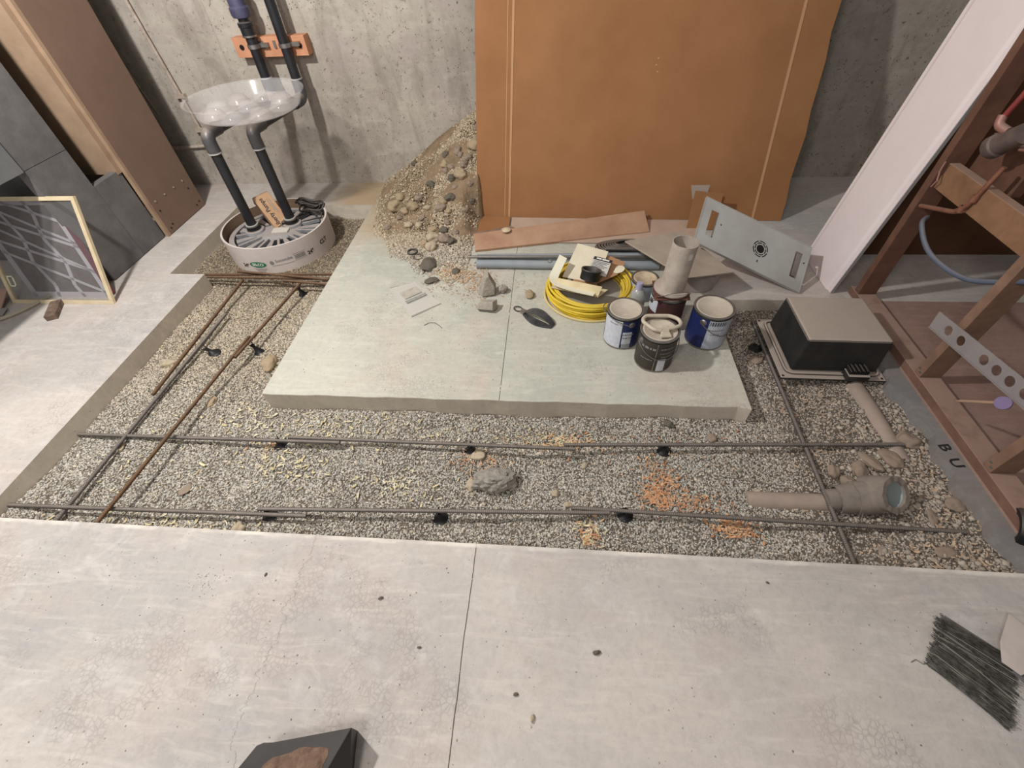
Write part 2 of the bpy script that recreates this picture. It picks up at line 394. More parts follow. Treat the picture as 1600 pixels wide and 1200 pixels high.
# coarser rubble and chips: dusty right end, dirty left run
n = 2600; q = np.stack([r_.uniform(-2.36,1.55,60000), r_.uniform(.6,3.06,60000)],1); q = q[in_trench(q[:,0],q[:,1],.012)]
wgt = .05+.95*np.clip((q[:,0]-1.12)/.15,0,1)*(.45+.55*(q[:,1] < 1.25))+ .55*((q[:,0] < -1.36)&(q[:,1] > 1.35)&(q[:,1] < 2.2)) + .25*(q[:,1] > 2.2)
q = q[r_.uniform(0,1,len(q)) < wgt][:n]; n = len(q)
s2 = r_.uniform(.004,.011,n)*np.where(q[:,0] > 1.1, 1.1, .8); g = r_.uniform(.50,.84,n)
lf = (q[:,0] < 0).astype(float); wet2 = np.exp(-(((q[:,0]+1.85)/.62)**2+((q[:,1]-2.7)/.5)**2))
tt = np.stack([g*(1.0+.04*lf), g*(.92+.02*lf), g*(.86-.08*lf)],1)*(1-.35*wet2)[:,None]
pebbles('broken_rubble', q, gh_np(q[:,0],q[:,1]), s2, np.clip(tt,.1,1.2), 6, 'coarse tan rubble and stone chips lying over the trench gravel', 'rubble', flat=.6)

# ------------------------------------------------------------------ dirt pile against the back wall
M_dirt = mat('sandy_pile_dirt', (146,124,98), .95, rgb2=(118,99,78), scale=14, bump=1., bscale=120)
nx, ny = 150, 190
X = np.linspace(-1.315,-.495,nx); Y = np.linspace(2.0,3.455,ny); GX, GY = np.meshgrid(X,Y)
PH = np.vectorize(pile_h)(GX, GY)
r3 = np.random.RandomState(8)
low = .010*np.sin(11*GX+5*GY)+.008*np.sin(23*GY-7*GX)+r3.normal(0,.0022,GX.shape)
Zp = np.where(PH > 0, PH+low*np.clip(PH/.04,0,1), -.012)
Zp = np.where(PH < .004, -.012, Zp)
V = np.stack([GX.ravel(),GY.ravel(),Zp.ravel()],1)
ii = (np.arange(ny-1)[:,None]*nx+np.arange(nx-1)[None,:]).ravel(); Q = np.stack([ii,ii+1,ii+nx+1,ii+nx],1)
# side skirt where the cardboard hides the pile's cut edge
base = len(V); edge = np.arange(ny)*nx+nx-1
V = np.concatenate([V, np.stack([V[edge,0]+.03, V[edge,1], np.full(ny,-.012)],1)])
Qs = np.stack([edge[:-1], base+np.arange(ny-1), base+np.arange(1,ny), edge[1:]],1)
pile = tag(np_mesh('dirt_pile', V, np.concatenate([Q,Qs]), M_dirt, smooth=True), 'heap of sandy tan dirt against the back wall', 'dirt pile', kind='stuff')
n = 19000; q = np.stack([r3.uniform(-1.315,-.5,90000), r3.uniform(1.98,3.44,90000)],1)
hh = np.vectorize(pile_h)(q[:,0],q[:,1])
d0 = np.hypot((q[:,0]+.42)/.92,(q[:,1]-3.5)/1.36)
pr = np.where(d0 < 1.0, np.where(q[:,1] < 2.65, 1., np.where(q[:,0] > -.8, .95, .26)), np.clip((1.03+.03*np.sin(q[:,0]*30)-d0)/.08,0,1))
k = r3.uniform(0,1,len(q)) < pr; q, hh = q[k][:n], hh[k][:n]; n = len(q)
s3 = r3.uniform(.0028,.0055,n); bigs = r3.uniform(0,1,n) < .07; s3[bigs] *= 2.1; g = r3.uniform(.6,1.1,n); sand = np.clip((q[:,1]-2.35)/.3,0,1)
pebbles('pile_gravel', q, np.maximum(hh,0), s3, np.clip(np.stack([g*(.93-.05*sand), g*(.88-.11*sand), g*(.82-.2*sand)],1),.1,1.2), 9, 'small loose stones and grit covering the dirt heap', 'gravel')

# ------------------------------------------------------------------ larger stones
M_st = [mat('tan_stone',(176,156,128),.85,rgb2=(150,132,108),scale=20,bump=.4,bscale=50),
        mat('grey_stone',(112,104,92),.85,rgb2=(88,82,72),scale=20,bump=.4,bscale=50),
        mat('pale_stone',(190,176,152),.85,rgb2=(168,150,126),scale=20,bump=.4,bscale=50),
        mat('dusty_stone',(158,140,124),.9,rgb2=(138,120,106),scale=20,bump=.4,bscale=50)]
SV, SF = ico(3)
def stone_mesh(seed, m, rough=.16, sq=(1,.8,.62), sharp=False):
    off = Vector((seed*7.1, seed*3.3, seed*1.7)); vv = []
    for p in SV:
        d = 1+rough*noise.noise(p*1.3+off)*2+ (rough*.5)*noise.noise(p*3.1+off)
        if sharp: d = 1+rough*2*noise.cell(p*1.6+off)*.5+rough*noise.noise(p*4+off)+rough*.6*noise.noise(p*9+off)
        vv.append((p.x*d*sq[0], p.y*d*sq[1], p.z*d*sq[2]))
    me = bpy.data.meshes.new('stone'); me.from_pydata(vv, [], SF); me.shade_smooth(); me.materials.append(m); return me
STM = {}
def stone(name, loc, r, mi, label, cat='stone', group=None, sq=(1,.8,.62), rot=None, seed=None, sink=.3):
    sd = R.randint(0,3) if seed is None else seed
    k = (sd, mi, sq)
    if k not in STM: STM[k] = stone_mesh(sd+1+mi*5, M_st[mi], sq=sq)
    o = bpy.data.objects.new(name, STM[k]); COL.objects.link(o)
    o.location = (loc[0],loc[1],loc[2]+r*sq[2]*(1-2*sink) if sink is not None else loc[2]); o.scale = (r,r,r)
    o.rotation_euler = (R.uniform(-.2,.2), R.uniform(-.2,.2), R.uniform(0,6.28)) if rot is None else rot
    return tag(o, label, cat, group)
PILE_ROCKS = [(-0.525, 3.14, 0.038, 0), (-0.732, 3.08, 0.025, 0), (-0.74, 3.164, 0.021, 1), (-0.679, 2.968, 0.021, 1), (-0.606, 2.964, 0.034, 0), (-0.836, 2.986, 0.021, 1), (-0.529, 3.268, 0.017, 3), (-0.726, 2.832, 0.021, 0), (-0.677, 2.839, 0.025, 1), (-0.953, 2.872, 0.029, 0), (-1.072, 3.006, 0.029, 0), (-0.841, 2.825, 0.017, 2), (-0.959, 2.725, 0.021, 2), (-0.889, 2.713, 0.021, 2), (-0.769, 2.638, 0.025, 0), (-0.759, 2.539, 0.034, 2), (-0.806, 2.496, 0.021, 0), (-0.755, 2.45, 0.029, 2), (-0.682, 2.534, 0.029, 3), (-0.632, 2.511, 0.021, 1), (-1.098, 2.942, 0.038, 0), (-0.74, 2.788, 0.025, 3), (-0.732, 3.041, 0.017, 3), (-0.691, 3.05, 0.017, 3), (-0.648, 3.141, 0.025, 3), (-0.598, 3.037, 0.021, 3), (-0.537, 2.859, 0.017, 1), (-0.572, 2.765, 0.017, 3), (-0.915, 2.918, 0.021, 3), (-1.013, 2.865, 0.025, 0), (-1.016, 3.304, 0.017, 1), (-0.627, 3.112, 0.017, 3), (-0.569, 3.072, 0.021, 3), (-0.646, 2.903, 0.017, 3), (-0.548, 2.918, 0.017, 3), (-0.704, 2.64, 0.021, 1), (-0.622, 2.61, 0.017, 3), (-1.053, 2.836, 0.017, 3), (-1.112, 2.722, 0.017, 3), (-0.872, 2.763, 0.017, 3), (-0.679, 2.758, 0.017, 0), (-0.682, 2.687, 0.017, 3)]
big_labels = {0:'large round tan stone high on the dirt heap touching the cardboard edge', 4:'large pale tan stone in the middle of the dirt heap right of the dark stones',
              20:'broad flat tan stone at the left foot of the dirt heap', 15:'round tan stone, upper of the touching pair near the black ring',
              17:'round tan stone, lower of the touching pair near the black ring', 2:'dark grey stone, topmost of the dark cluster on the dirt heap',
              3:'long dark stone standing left of the large pale stone on the heap', 5:'small dark stone alone at mid slope of the dirt heap',
              30:'dark stone alone on the left ridge of the dirt heap', 10:'tan stone above the broad flat stone at the heap\'s left foot'}
for i, (x,y,r,mi) in enumerate(PILE_ROCKS):
    lb = big_labels.get(i)
    stone('stone', (x,y,max(0,pile_h(x,y))), r*1.4, mi, lb or {0:'small rounded tan stone half sunk in the dirt heap',1:'small rounded dark stone half sunk in the dirt heap',2:'small pale rounded stone at the front of the dirt heap',3:'small dusty brown stone on the dirt heap'}[mi], group=None if lb else 'small stones on the dirt heap, '+('tan','dark','pale','dusty')[mi], sq=(1,.82,.72), sink=.18)
# stones lying in the trench
for (x,y,r,mi,lb,sq) in (
    (-2.0,1.50,.036,2,'pale oval stone beside the rusty rebar at the left run',(1,.7,.6)),
    (-1.46,1.53,.062,0,'long flat tan stone against the left edge of the slab island',(1,.55,.45)),
    (-1.62,1.25,.034,0,'flat yellowish stone beside the rusty rebar near the rebar crossing',(1,.5,.35)),
    (-.30,.87,.024,2,'small pale stone left of the rough concrete chunk',(1,.9,.8)),
    (.16,.985,.018,2,'small pale oval stone between the two long rebars right of centre',(1,.6,.6)),
    (.04,.85,.017,2,'pale round pebble above the front rebar near the middle',(1,.9,.7)),
    (.09,.80,.02,2,'pale curved stone sliver touching the front rebar',(1,.5,.5)),
    (.53,1.20,.024,1,'grey green rounded stone near the front edge of the slab island',(1,.8,.6)),
    (.70,1.14,.022,3,'dusty round stone between slab island and the rear long rebar, right part',(1,.9,.6)),
    (1.46,1.13,.042,3,'large smooth dusty stone at the end of the rear long rebar',(1,.8,.6)),
    (1.36,1.05,.045,3,'flat angular dusty stone behind the broken drain pipe',(1,.8,.35)),
    (1.13,.99,.03,3,'round dusty stone, left of the row behind the broken drain pipe',(1,.8,.6)),
    (1.23,1.0,.038,3,'oval dusty stone, middle of the row behind the broken drain pipe',(1,.75,.5)),
    (1.17,.945,.034,3,'upright dusty stone leaning on the broken drain pipe collar',(.7,1,.6)),
    (1.28,1.04,.05,3,'wide flat dusty stone just behind the broken drain pipe',(1,.45,.3)),
    (1.49,.86,.04,3,'smooth dusty stone beside the footing strip at the right',(1,.7,.45)),
    (1.38,.80,.03,3,'flat dusty stone right of the broken drain pipe mouth',(1,.6,.3)),
    (-.30,1.02,.05,2,'pale flat stone in the gravel under the middle rebar support',(1,.6,.25)),
    (-1.16,.62,.035,2,'angular pale stone against the front floor edge',(1,.7,.5)),
    (-1.90,.98,.03,2,'white stone chip beside the grey rebar at the left',(1,.4,.4)),
    (-1.50,.80,.028,3,'pinkish flat stone left of the rusty long rebar',(1,.8,.3)),
    (1.02,1.62,.03,3,'dusty stone beside the corner rebar support',(1,.8,.6)),
    (1.35,.67,.035,3,'wide flat dusty stone near the front right corner of the trench',(1,.6,.3))):
    stone('stone', (x,y,gh(x,y)), r, mi, lb, sq=sq)
stone('stone', (-.114,1.994,0), .03, 0, 'olive tan pebble on the slab island left of the yellow cable', sq=(1,.75,.55), sink=.06)
stone('stone', (-.737,2.275,0), .062, 1, 'flat grey stone at the front foot of the dirt heap', sq=(1,.75,.35), sink=.1)
stone('stone', (-.69,2.12,0), .04, 1, 'rough dark stone chip right above the clear plastic packet', sq=(1,.55,.35), sink=.1)
stone('stone', (-.56,2.21,0), .027, 1, 'small grey stone in the orange wood shavings', sq=(1,.8,.6), sink=.1)
# broken concrete
M_brk = mat('broken_concrete', (168,160,148), .95, rgb2=(140,132,120), scale=24, bump=1., bscale=90)
def chunk(name, loc, sc, rot, seed, label, m=M_brk, cat='concrete chunk'):
    off = Vector((seed*5.3, seed*2.9, seed)); vv = []
    for p in SV:
        d = 1+.20*noise.noise(p*1.1+off)+.20*noise.noise(p*3.3+off)+.16*noise.noise(p*8+off)
        vv.append(Vector((p.x*d*sc[0], p.y*d*sc[1], p.z*d*sc[2])))
    zmin = min((Matrix.Rotation(rot[2],3,'Z') @ Matrix.Rotation(rot[1],3,'Y') @ Matrix.Rotation(rot[0],3,'X') @ p).z for p in vv)
    me = bpy.data.meshes.new(name); me.from_pydata([tuple(p) for p in vv], [], SF); me.materials.append(m); me.shade_smooth(); me.set_sharp_from_angle(angle=math.radians(28))
    o = bpy.data.objects.new(name, me); COL.objects.link(o); o.rotation_euler = rot; o.location = (loc[0],loc[1],loc[2]-zmin)
    return tag(o, label, cat)
chunk('concrete_chunk', (-.205,.885,gh(-.2,.88)-.012), (.088,.050,.040), (0,0,.15), 3, 'rough grey concrete lump on the gravel between the long rebars', mat('lump_concrete',(160,154,144),.95,rgb2=(126,120,112),scale=40,bump=1.,bscale=110))
def shard(name, prof, base, ux, up, t, label):
    """angular broken piece: polygon outline standing up, with thickness"""
    ux = Vector(ux).normalized(); up = Vector(up).normalized(); n_ = ux.cross(up).normalized(); b = Vector(base)
    mb = MB(); k = len(prof)
    A = [b+ux*x+up*y for x,y in prof]; B = [b+ux*(x*.72+.003)+up*(y*.86 if y>0 else 0)-n_*t for x,y in prof]
    mb.add(A+B, [tuple(range(k)), tuple(range(2*k-1,k-1,-1))]+[(i,i+k,(i+1)%k+k,(i+1)%k) for i in range(k)])
    return tag(mb.build(name, M_brk, smooth=0, bevel=.003), label, 'concrete chunk')
shard('concrete_chunk', [(-.045,0),(.05,0),(.055,.05),(.012,.13),(-.006,.125),(-.04,.05)], (-.355,2.02,0), (1,.25,0), (0,.25,1), -.045, 'tall pointed concrete shard standing at the slab joint')
shard('concrete_chunk', [(-.07,0),(.055,0),(.055,.055),(-.03,.045)], (-.335,1.885,0), (1,-.15,0), (0,.5,1), -.05, 'low wedge shaped concrete shard in front of the tall pointed one')
chunk('concrete_chunk', (-.265,2.03,0), (.026,.024,.022), (.3,.2,.5), 8, 'small crumbly concrete lump right of the tall pointed shard')

# ------------------------------------------------------------------ wood shavings
M_shav = mat('wood_shaving', (255,255,255), .8, vcol=True, spec=.2)
def shavings(name, spots, label, seed, zf):
    r_ = np.random.RandomState(seed); VV = []; FF = []; TT = []; c = 0
    for (cx_, cy_, sx_, sy_, n_, pal, ln) in spots:
        for _ in range(n_):
            x, y = r_.normal(cx_, sx_), r_.normal(cy_, sy_)
            z = zf(x, y)
            if z is None: continue
            L_ = r_.uniform(.9,2.1)*ln; w_ = r_.uniform(.25,.55)*ln; cur = r_.uniform(.6,3.); a = r_.uniform(0,6.28); tw = r_.uniform(-1.2,1.2)
            col = np.array(pal[r_.randint(len(pal))])*r_.uniform(.85,1.1); k = 5
            for i in range(k+1):
                t = (i/k-.5)*cur; rad = L_/cur
                px_, pz_ = math.sin(t)*rad, (1-math.cos(t))*rad
                for s_ in (-.5,.5):
                    u, v_ = px_, s_*w_; vz = pz_*math.cos(tw)*.7+v_*math.sin(tw)*.6
                    uy = v_*math.cos(tw)+pz_*math.sin(tw)
                    VV.append((x+u*math.cos(a)-uy*math.sin(a), y+u*math.sin(a)+uy*math.cos(a), z+.005+abs(vz))); TT.append(col)
            for i in range(k): FF.append((c+2*i, c+2*i+1, c+2*i+3, c+2*i+2))
            c += 2*(k+1)
    return tag(np_mesh(name, np.array(VV), np.array(FF), M_shav, np.array(TT)), label, 'wood shavings', kind='stuff')
OR = [s2l((206,150,108)), s2l((186,132,96)), s2l((216,172,132)), s2l((190,156,126))]
YE = [s2l((212,200,160)), s2l((198,184,150)), s2l((220,210,184)), s2l((200,184,140))]
DU = [s2l((190,164,140)), s2l((176,150,128)), s2l((200,176,150))]
def zt(x, y): return gh(x,y)+.003 if bool(in_trench(np.array([x]),np.array([y]),.01)[0]) else None
shavings('wood_shavings', [(.09,1.10,.07,.025,190,OR+YE,.013),(-.02,1.10,.12,.03,120,YE+DU,.012),(.46,.93,.035,.05,150,OR,.013),(.53,.83,.07,.025,170,OR,.012),
    (.69,.735,.045,.02,110,OR,.016),(.42,.86,.03,.03,90,OR,.014),(.16,.69,.022,.04,90,OR+YE,.013),(-.27,.98,.07,.03,120,OR+DU,.011),(-1.25,1.02,.04,.02,40,OR+YE,.014),
    (-.9,1.13,.25,.05,120,YE,.016),(-1.35,1.17,.12,.06,60,YE,.016),(-1.1,.93,.16,.05,70,YE,.018),(-.6,.84,.10,.035,60,YE,.014),(-.3,1.12,.3,.05,90,YE+DU,.012),
    (-1.45,.64,.2,.02,60,YE,.014),(.7,1.0,.3,.12,70,DU,.014),(1.15,1.35,.12,.2,110,DU,.016),(1.42,.9,.08,.15,120,DU,.016),(1.3,.66,.12,.03,60,DU,.014),
    (-1.75,.9,.2,.15,60,YE,.013),(-1.6,2.3,.2,.1,60,OR+DU,.014),(0.35,1.1,.3,.04,50,DU+OR,.012)], 'curly orange and yellow wood shavings scattered over the trench gravel', 21, zt)
shavings('wood_shavings', [(-.56,2.20,.07,.05,420,OR+YE+DU,.012),(-.42,2.08,.06,.08,260,OR+DU,.010),(-.62,2.08,.10,.05,90,DU,.009),(-.2,2.1,.12,.06,50,DU,.008)],
    'drift of orange wood shavings on the slab island below the dirt heap', 22, lambda x,y: max(0,pile_h(x,y))+.001 if y < 2.42 and x < .05 else None)
# crumbs on the concrete
r5 = np.random.RandomState(31); n = 420
q = np.concatenate([np.stack([r5.uniform(-1.9,1.5,n), r5.uniform(-.1,.58,n)],1), np.stack([r5.uniform(-1.28,.8,n), r5.uniform(1.27,2.1,n)],1), np.stack([r5.normal(-1.13,.04,60), r5.normal(.42,.02,60)],1), np.stack([r5.normal(-.6,.2,200), r5.normal(2.0,.12,200)],1)])
q = q[(q[:,1] < .58)|((q[:,0] > -1.3)&(q[:,0] < .84)&(q[:,1] > 1.26))]
gg = r5.uniform(.25,1.,len(q))[:,None]*np.ones((1,3))
pebbles('floor_crumbs', q, np.zeros(len(q)), r5.uniform(.0008,.0026,len(q)), gg, 33, 'tiny grit and crumbs scattered on the concrete', 'grit')
for (x,y,r,mi,lb) in ((-.518,.40,.008,1,'dark stone chip alone on the front floor left of the long joint'),(-.364,.271,.006,1,'small dark chip on the front floor below the joint start'),
    (.162,.291,.011,1,'largest dark stone chip on the front floor, upright in the middle'),(-.067,.175,.008,1,'dark pebble on the front floor near the bottom centre'),
    (-.019,.125,.010,2,'pale stone chip on the front floor at the bottom centre'),(.71,.52,.006,1,'tiny dark chip on the dusty right part of the front floor'),(-.93,.45,.006,1,'dark crumb beside the hairline crack')):
    stone('stone_chip', (x,y,0), r, mi, lb, 'stone chip', sq=(1,.5,.5), sink=.05)
# ------------------------------------------------------------------ rebar
M_rebG = mat('grey_rebar', (84,82,84), .6, rgb2=(112,106,100), scale=50, metal=.3, dust=.45, dust_rgb=(150,136,124))
M_rebR = mat('rusty_rebar', (104,74,50), .8, rgb2=(72,54,42), scale=40, metal=.1, dust=.3, dust_rgb=(150,124,98))
def rebar(a, b, label, m, ribs=True, r=.0078, bow=0., group=None):
    a = Vector(a); b = Vector(b); L_ = (b-a).length; pitch = .0075
    path = []; rr = []
    if ribs:
        n = int(L_/pitch*3)
        for i in range(n+1):
            t = i/n; path.append(a.lerp(b,t)+Vector((0,0,-bow*4*t*(1-t)))); rr.append(r*(1.16 if i%3 == 0 else .96))
    else:
        n = 40
        for i in range(n+1):
            t = i/n; path.append(a.lerp(b,t)+Vector((0,0,-bow*4*t*(1-t)))); rr.append(r)
    mb = MB().tube(path, rr, 8)
    return tag(mb.build('rebar', m, smooth=60, origin=a), label, 'rebar')
Z1 = -.047
rebar((-2.15,1.03,-.075),(-.884,1.019,Z1), 'dark rebar of the rear row entering the left concrete edge', M_rebG)
rebar((-1.12,1.037,Z1),(.122,1.030,Z1), 'ribbed grey middle rebar of the rear row', M_rebG)
rebar((.075,1.049,Z1),(1.46,1.113,Z1-.004), 'dusty right rebar of the rear row ending near the footing', M_rebG)
rebar((-2.15,.668,-.052),(-.90,.684,Z1), 'dark rebar of the front row entering the left concrete edge', M_rebG)
rebar((-1.10,.702,Z1),(.24,.755,Z1), 'ribbed grey middle rebar of the front row', M_rebG)
rebar((.10,.768,Z1),(1.47,.752,Z1-.01), 'dark right rebar of the front row ending in the gravel', M_rebG)
rebar((1.066,1.88,-.064),(1.045,.59,-.064), 'dark rebar running front to back at the right end of the trench', M_rebG, r=.0085)
rebar((-1.915,2.195,-.045),(-1.905,1.255,-.05), 'rusty rebar nearest the left concrete edge', M_rebR, r=.0085)
rebar((-1.872,1.88,-.062),(-1.905,.60,-.066), 'grey rebar running beside the leftmost rusty one', M_rebG, r=.0085)
rebar((-1.512,2.14,-.030),(-1.600,1.50,-.030), 'rusty rebar nearest the slab island, rear piece', M_rebR, r=.008)
rebar((-1.603,1.66,-.031),(-1.690,.602,-.028), 'long rusty rebar crossing over both front rows', M_rebR, r=.008)
for i, (xa,ya,xb,yb,z,lb) in enumerate(((-2.38,2.222,-1.31,2.236,-.028,'rusty rebar closest to the white sump ring'),(-2.14,2.200,-1.30,2.185,-.028,'rusty rebar second from the white sump ring'),
      (-1.95,2.235,-1.33,2.155,-.010,'rusty rebar lying slanted over the other bars before the sump ring'),(-1.62,2.155,-1.32,2.118,-.02,'short rusty rebar end nearest the camera before the sump ring'))):
    rebar((xa,ya,z),(xb,yb,z), lb, M_rebR, r=.0075)
M_blk = mat('black_plastic', (24,24,26), .5, dust=.25, spec=.4)
M_blk2 = mat('clean_black_plastic', (20,20,22), .5, spec=.4)
chs = [(-1.845,1.60,.045,'under the leftmost pair of bars'),(-1.585,1.62,.03,'under the rusty bars beside the slab island'),(-1.535,2.13,.02,'at the rear end of the rusty bars near the slab island'),
       (-1.172,1.024,0,'under the rear row, left part'),(-.319,1.033,0,'under the rear row beside the pale flat stone'),(.49,1.068,0,'under the rear row, right part'),
       (-1.07,.694,0,'under the front row, left part'),(-.401,.730,0,'under the front row, middle'),(.30,.765,0,'under the front row, right of the middle'),(1.063,1.70,-.03,'under the corner bar beside the upturned black box')]
for i, (x,y,lean,lb) in enumerate(chs):
    zb = gh(x,y); top = -.056 if i not in (0,9) else -.074
    h = top-zb; c = Vector((x+lean,y,zb))
    mb = MB(); pr = [(.0,0),(.030,0),(.031,.004),(.024,.006),(.014,h*.45),(.008,h*.8),(.012,h),(0,h)]
    sh = Matrix(((1,0,-lean/max(h,.01)*.8,0),(0,1,0,0),(0,0,1,0),(0,0,0,1)))
    mb.lathe(pr, c, 14, M=sh)
    for s_ in (-1,1):
        mb.tube([sh @ Vector((0,s_*.007,h-.003))+c, sh @ Vector((0,s_*.013,h+.012))+c], .0025, 6)
    tag(mb.build('rebar_support', M_blk2, smooth=50), 'black plastic rebar support '+lb, 'rebar support', 'plastic rebar supports')

# ================================================================== left wall boards and pipes
M_grey = mat('grey_board', (112,108,106), .85, rgb2=(88,86,86), scale=5, bump=.2, bscale=70)
M_brn = mat('brown_drywall', (128,104,90), .8, rgb2=(120,96,82), scale=4, bump=.1)
M_tan = mat('tan_drywall_edge', (168,142,118), .85, rgb2=(150,124,102), scale=8)
PX = -2.65
t = thing('drywall_panel', 'tall narrow brown drywall panel standing at the back left with screw heads along its bottom', 'wall panel', (PX,2.88,0))
MB().box((PX-.02,2.655,.005),(PX,3.10,2.3)).build('panel_face', M_brn, t, smooth=0)
o = MB().box((PX-.024,2.633,.0),(PX+.001,2.655,2.3)).build('corner_edge', M_tan, t, smooth=0); o['label'] = 'pale tan corner strip'
MB().box((-3.10,2.60,.44),(PX-.024,2.633,2.3)).build('return_face', M_tan, t, smooth=0)['label'] = 'tan return face beside the recess'
M_screw = mat('screw_head', (190,180,170), .4, metal=.6); M_hole = mat('dark_hole', (20,16,14), .9)
for i in range(4):
    MB().lathe([(0,.003),(.006,.003),(.007,0)], (PX+.001,2.70+.105*i,.22-.0*i), 8, M=Matrix.Rotation(math.pi/2,4,'Y')).build('screw', M_screw, t)
for y, z in ((2.69,.16),(3.03,.16),(2.69,.035),(2.72,.05),(3.02,.04),(3.06,.05)):
    MB().lathe([(0,.002),(.006,.002),(.006,0)], (PX+.001,y,z), 8, M=Matrix.Rotation(math.pi/2,4,'Y')).build('screw_hole', M_hole, t)
t = thing('insulation_board', 'tall dark grey wall board behind the framed air filter', 'wall board', (-2.68,2.2,0))
MB().box((-2.73,2.075,.66),(-2.68,2.40,2.3)).build('upper_sheet', M_grey, t, smooth=0)
MB().box((-2.73,2.115,.005),(-2.68,2.40,.657)).build('lower_sheet', M_grey, t, smooth=0)
MB().box((-4.1,2.33,.005),(-2.735,2.38,2.3)).build('return_sheet', M_grey, t, smooth=0)
MB().box((-2.70,1.2,.66),(-2.665,2.10,2.3)).build('patch_sheet', mat('light_grey_board',(112,112,112),.85,rgb2=(96,98,100),scale=6), t, smooth=0)['label'] = 'lighter grey patch of board'
mb = MB(); mb.plate([(-2.68,2.403,.005),(-2.68,2.630,.005),(-2.68,2.625,.455),(-2.68,2.403,.452)], .05, n=(1,0,0))
tag(mb.build('insulation_board', M_grey, smooth=0), 'short dark grey board closing the lower part of the recess beside the brown panel', 'wall board')
# recess behind
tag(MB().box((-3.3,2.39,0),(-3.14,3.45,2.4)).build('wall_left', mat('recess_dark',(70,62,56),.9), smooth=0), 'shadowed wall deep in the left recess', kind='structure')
# white conduit on the back wall
M_wp = mat('white_painted_pipe', (196,182,170), .5, rgb2=(150,132,116), scale=16)
t = thing('conduit', 'thin white conduit running down the back wall behind the brown panel', 'pipe', (-2.64,3.44,.3))
MB().tube(round_path([(-2.70,3.44,2.4),(-2.69,3.44,1.2),(-2.63,3.44,.33),(-2.66,3.44,.30),(-3.0,3.44,.285)], .03), .011, 10).build('pipe', M_wp, t)
MB().box((-2.675,3.425,.40-.0),(-2.60,3.46,.425)).box((-2.69,3.425,.62),(-2.62,3.46,.645)).build('strap', M_wp, t, smooth=0)
tag(MB().tube([(-2.90,3.30,1.3),(-2.80,3.32,.55)], .006, 6).build('wire_rod', mat('dull_wire',(110,104,84),.6)), 'thin dull wire hanging in the shadow behind the brown panel', 'wire')

# ABS drain pipes
M_abs = mat('black_abs', (30,30,34), .38, rgb2=(44,44,48), scale=9, dust=.45, spec=.5, dust_rgb=(150,140,132))
M_absg = mat('dusty_elbow', (66,66,70), .4, rgb2=(84,82,82), scale=9, dust=.5, spec=.5)
M_ring = mat('pale_glue_ring', (176,172,168), .5)
def drain(label, foot, top_z, wall_xy, thing_loc, union):
    t = thing('drain_pipe', label, 'pipe', thing_loc)
    fx, fy, fz = foot; wx, wy = wall_xy; r = .031; zt_ = top_z
    mb = MB(); mb.cyl((fx,fy,fz),(fx,fy,zt_-.07), r, 24); mb.build('riser', M_abs, t)
    d = (Vector((wx,wy,zt_))-Vector((fx,fy,zt_))).normalized()
    # elbow at the top of the riser
    pth = round_path([(fx,fy,zt_-.105),(fx,fy,zt_),(fx+d.x*.11,fy+d.y*.11,zt_)], .085, 10)
    elb = MB().tube(pth, .037, 20).build('elbow', M_absg, t)
    MB().lathe([(.031,0),(.0395,0),(.0395,.007),(.031,.007)], (fx,fy,zt_-.107), 24).build('elbow_rim', M_ring, elb)
    MB().cyl((fx+d.x*.10,fy+d.y*.10,zt_),(wx-d.x*.08,wy-d.y*.08,zt_), r, 20).build('cross_pipe', M_abs, t)
    lel = MB().tube(round_path([(wx-d.x*.11,wy-d.y*.11,zt_),(wx,wy,zt_),(wx,wy,zt_+.11)], .085, 10), .037, 20).build('lower_elbow', M_absg, t)
    MB().cyl((wx,wy,zt_+.09),(wx,wy,2.4), r, 24).build('stack', M_abs, t)
    MB().lathe([(.031,0),(.0385,0),(.0385,.006),(.031,.006)], (wx,wy,zt_+.11), 24).build('elbow_rim', M_ring, lel)
    # collars at the sump lid
    lc_ = MB().lathe([(.031,.03),(.044,.028),(.044,.004),(.050,0),(.031,0)], (fx,fy,fz-.002), 24).build('lid_collar', M_blk, t)
    MB().lathe([(.031,0),(.040,0),(.040,.006),(.031,.006)], (fx,fy,fz+.030), 24).build('glue_ring', M_ring, lc_)
    # steel strap
    sb_ = MB().lathe([(.031,0),(.037,0),(.037,.022),(.031,.022)], (wx,wy,.905), 20).build('strap_band', M_steel, t)
    MB().box((wx+.03,wy+.015,.905),(wx+.085,wy+.045,.927)).build('strap_lug', M_steel, sb_, smooth=0)
    if union:
        rc_ = MB().lathe([(.031,0),(.040,.003),(.040,.05),(.044,.055),(.044,.075),(.031,.08)], (wx,wy,.96), 20).build('rubber_coupling', M_abs, t)
        for z_ in (.965,1.025): MB().lathe([(.040,0),(.043,0),(.043,.009),(.040,.009)], (wx,wy,z_), 20).build('hose_clamp', M_steel, rc_)
        MB().lathe([(.031,0),(.052,.006),(.058,.02),(.058,.05),(.05,.06),(.052,.12),(.031,.16)], (wx,wy,1.055), 20).build('check_valve', mat('violet_grey_plastic',(86,84,112),.4,rgb2=(60,58,76),scale=20), t)['label'] = 'violet grey check valve body'
    return t
M_steel = mat('dull_steel', (168,164,160), .35, metal=.8, rgb2=(140,136,132), scale=20)
drain('left black drain pipe rising from the sump to the wall, with check valve', (-2.025,2.665,.04), .635, (-1.915,3.34), (-2.025,2.665,.03), True)
drain('right black drain pipe rising from the sump beside the pump box', (-1.795,2.755,.04), .625, (-1.708,3.34), (-1.795,2.755,.03), False)
t = thing('mounting_board', 'short orange plywood block holding both black pipes on the back wall', 'wood block', (-1.83,3.44,.85))
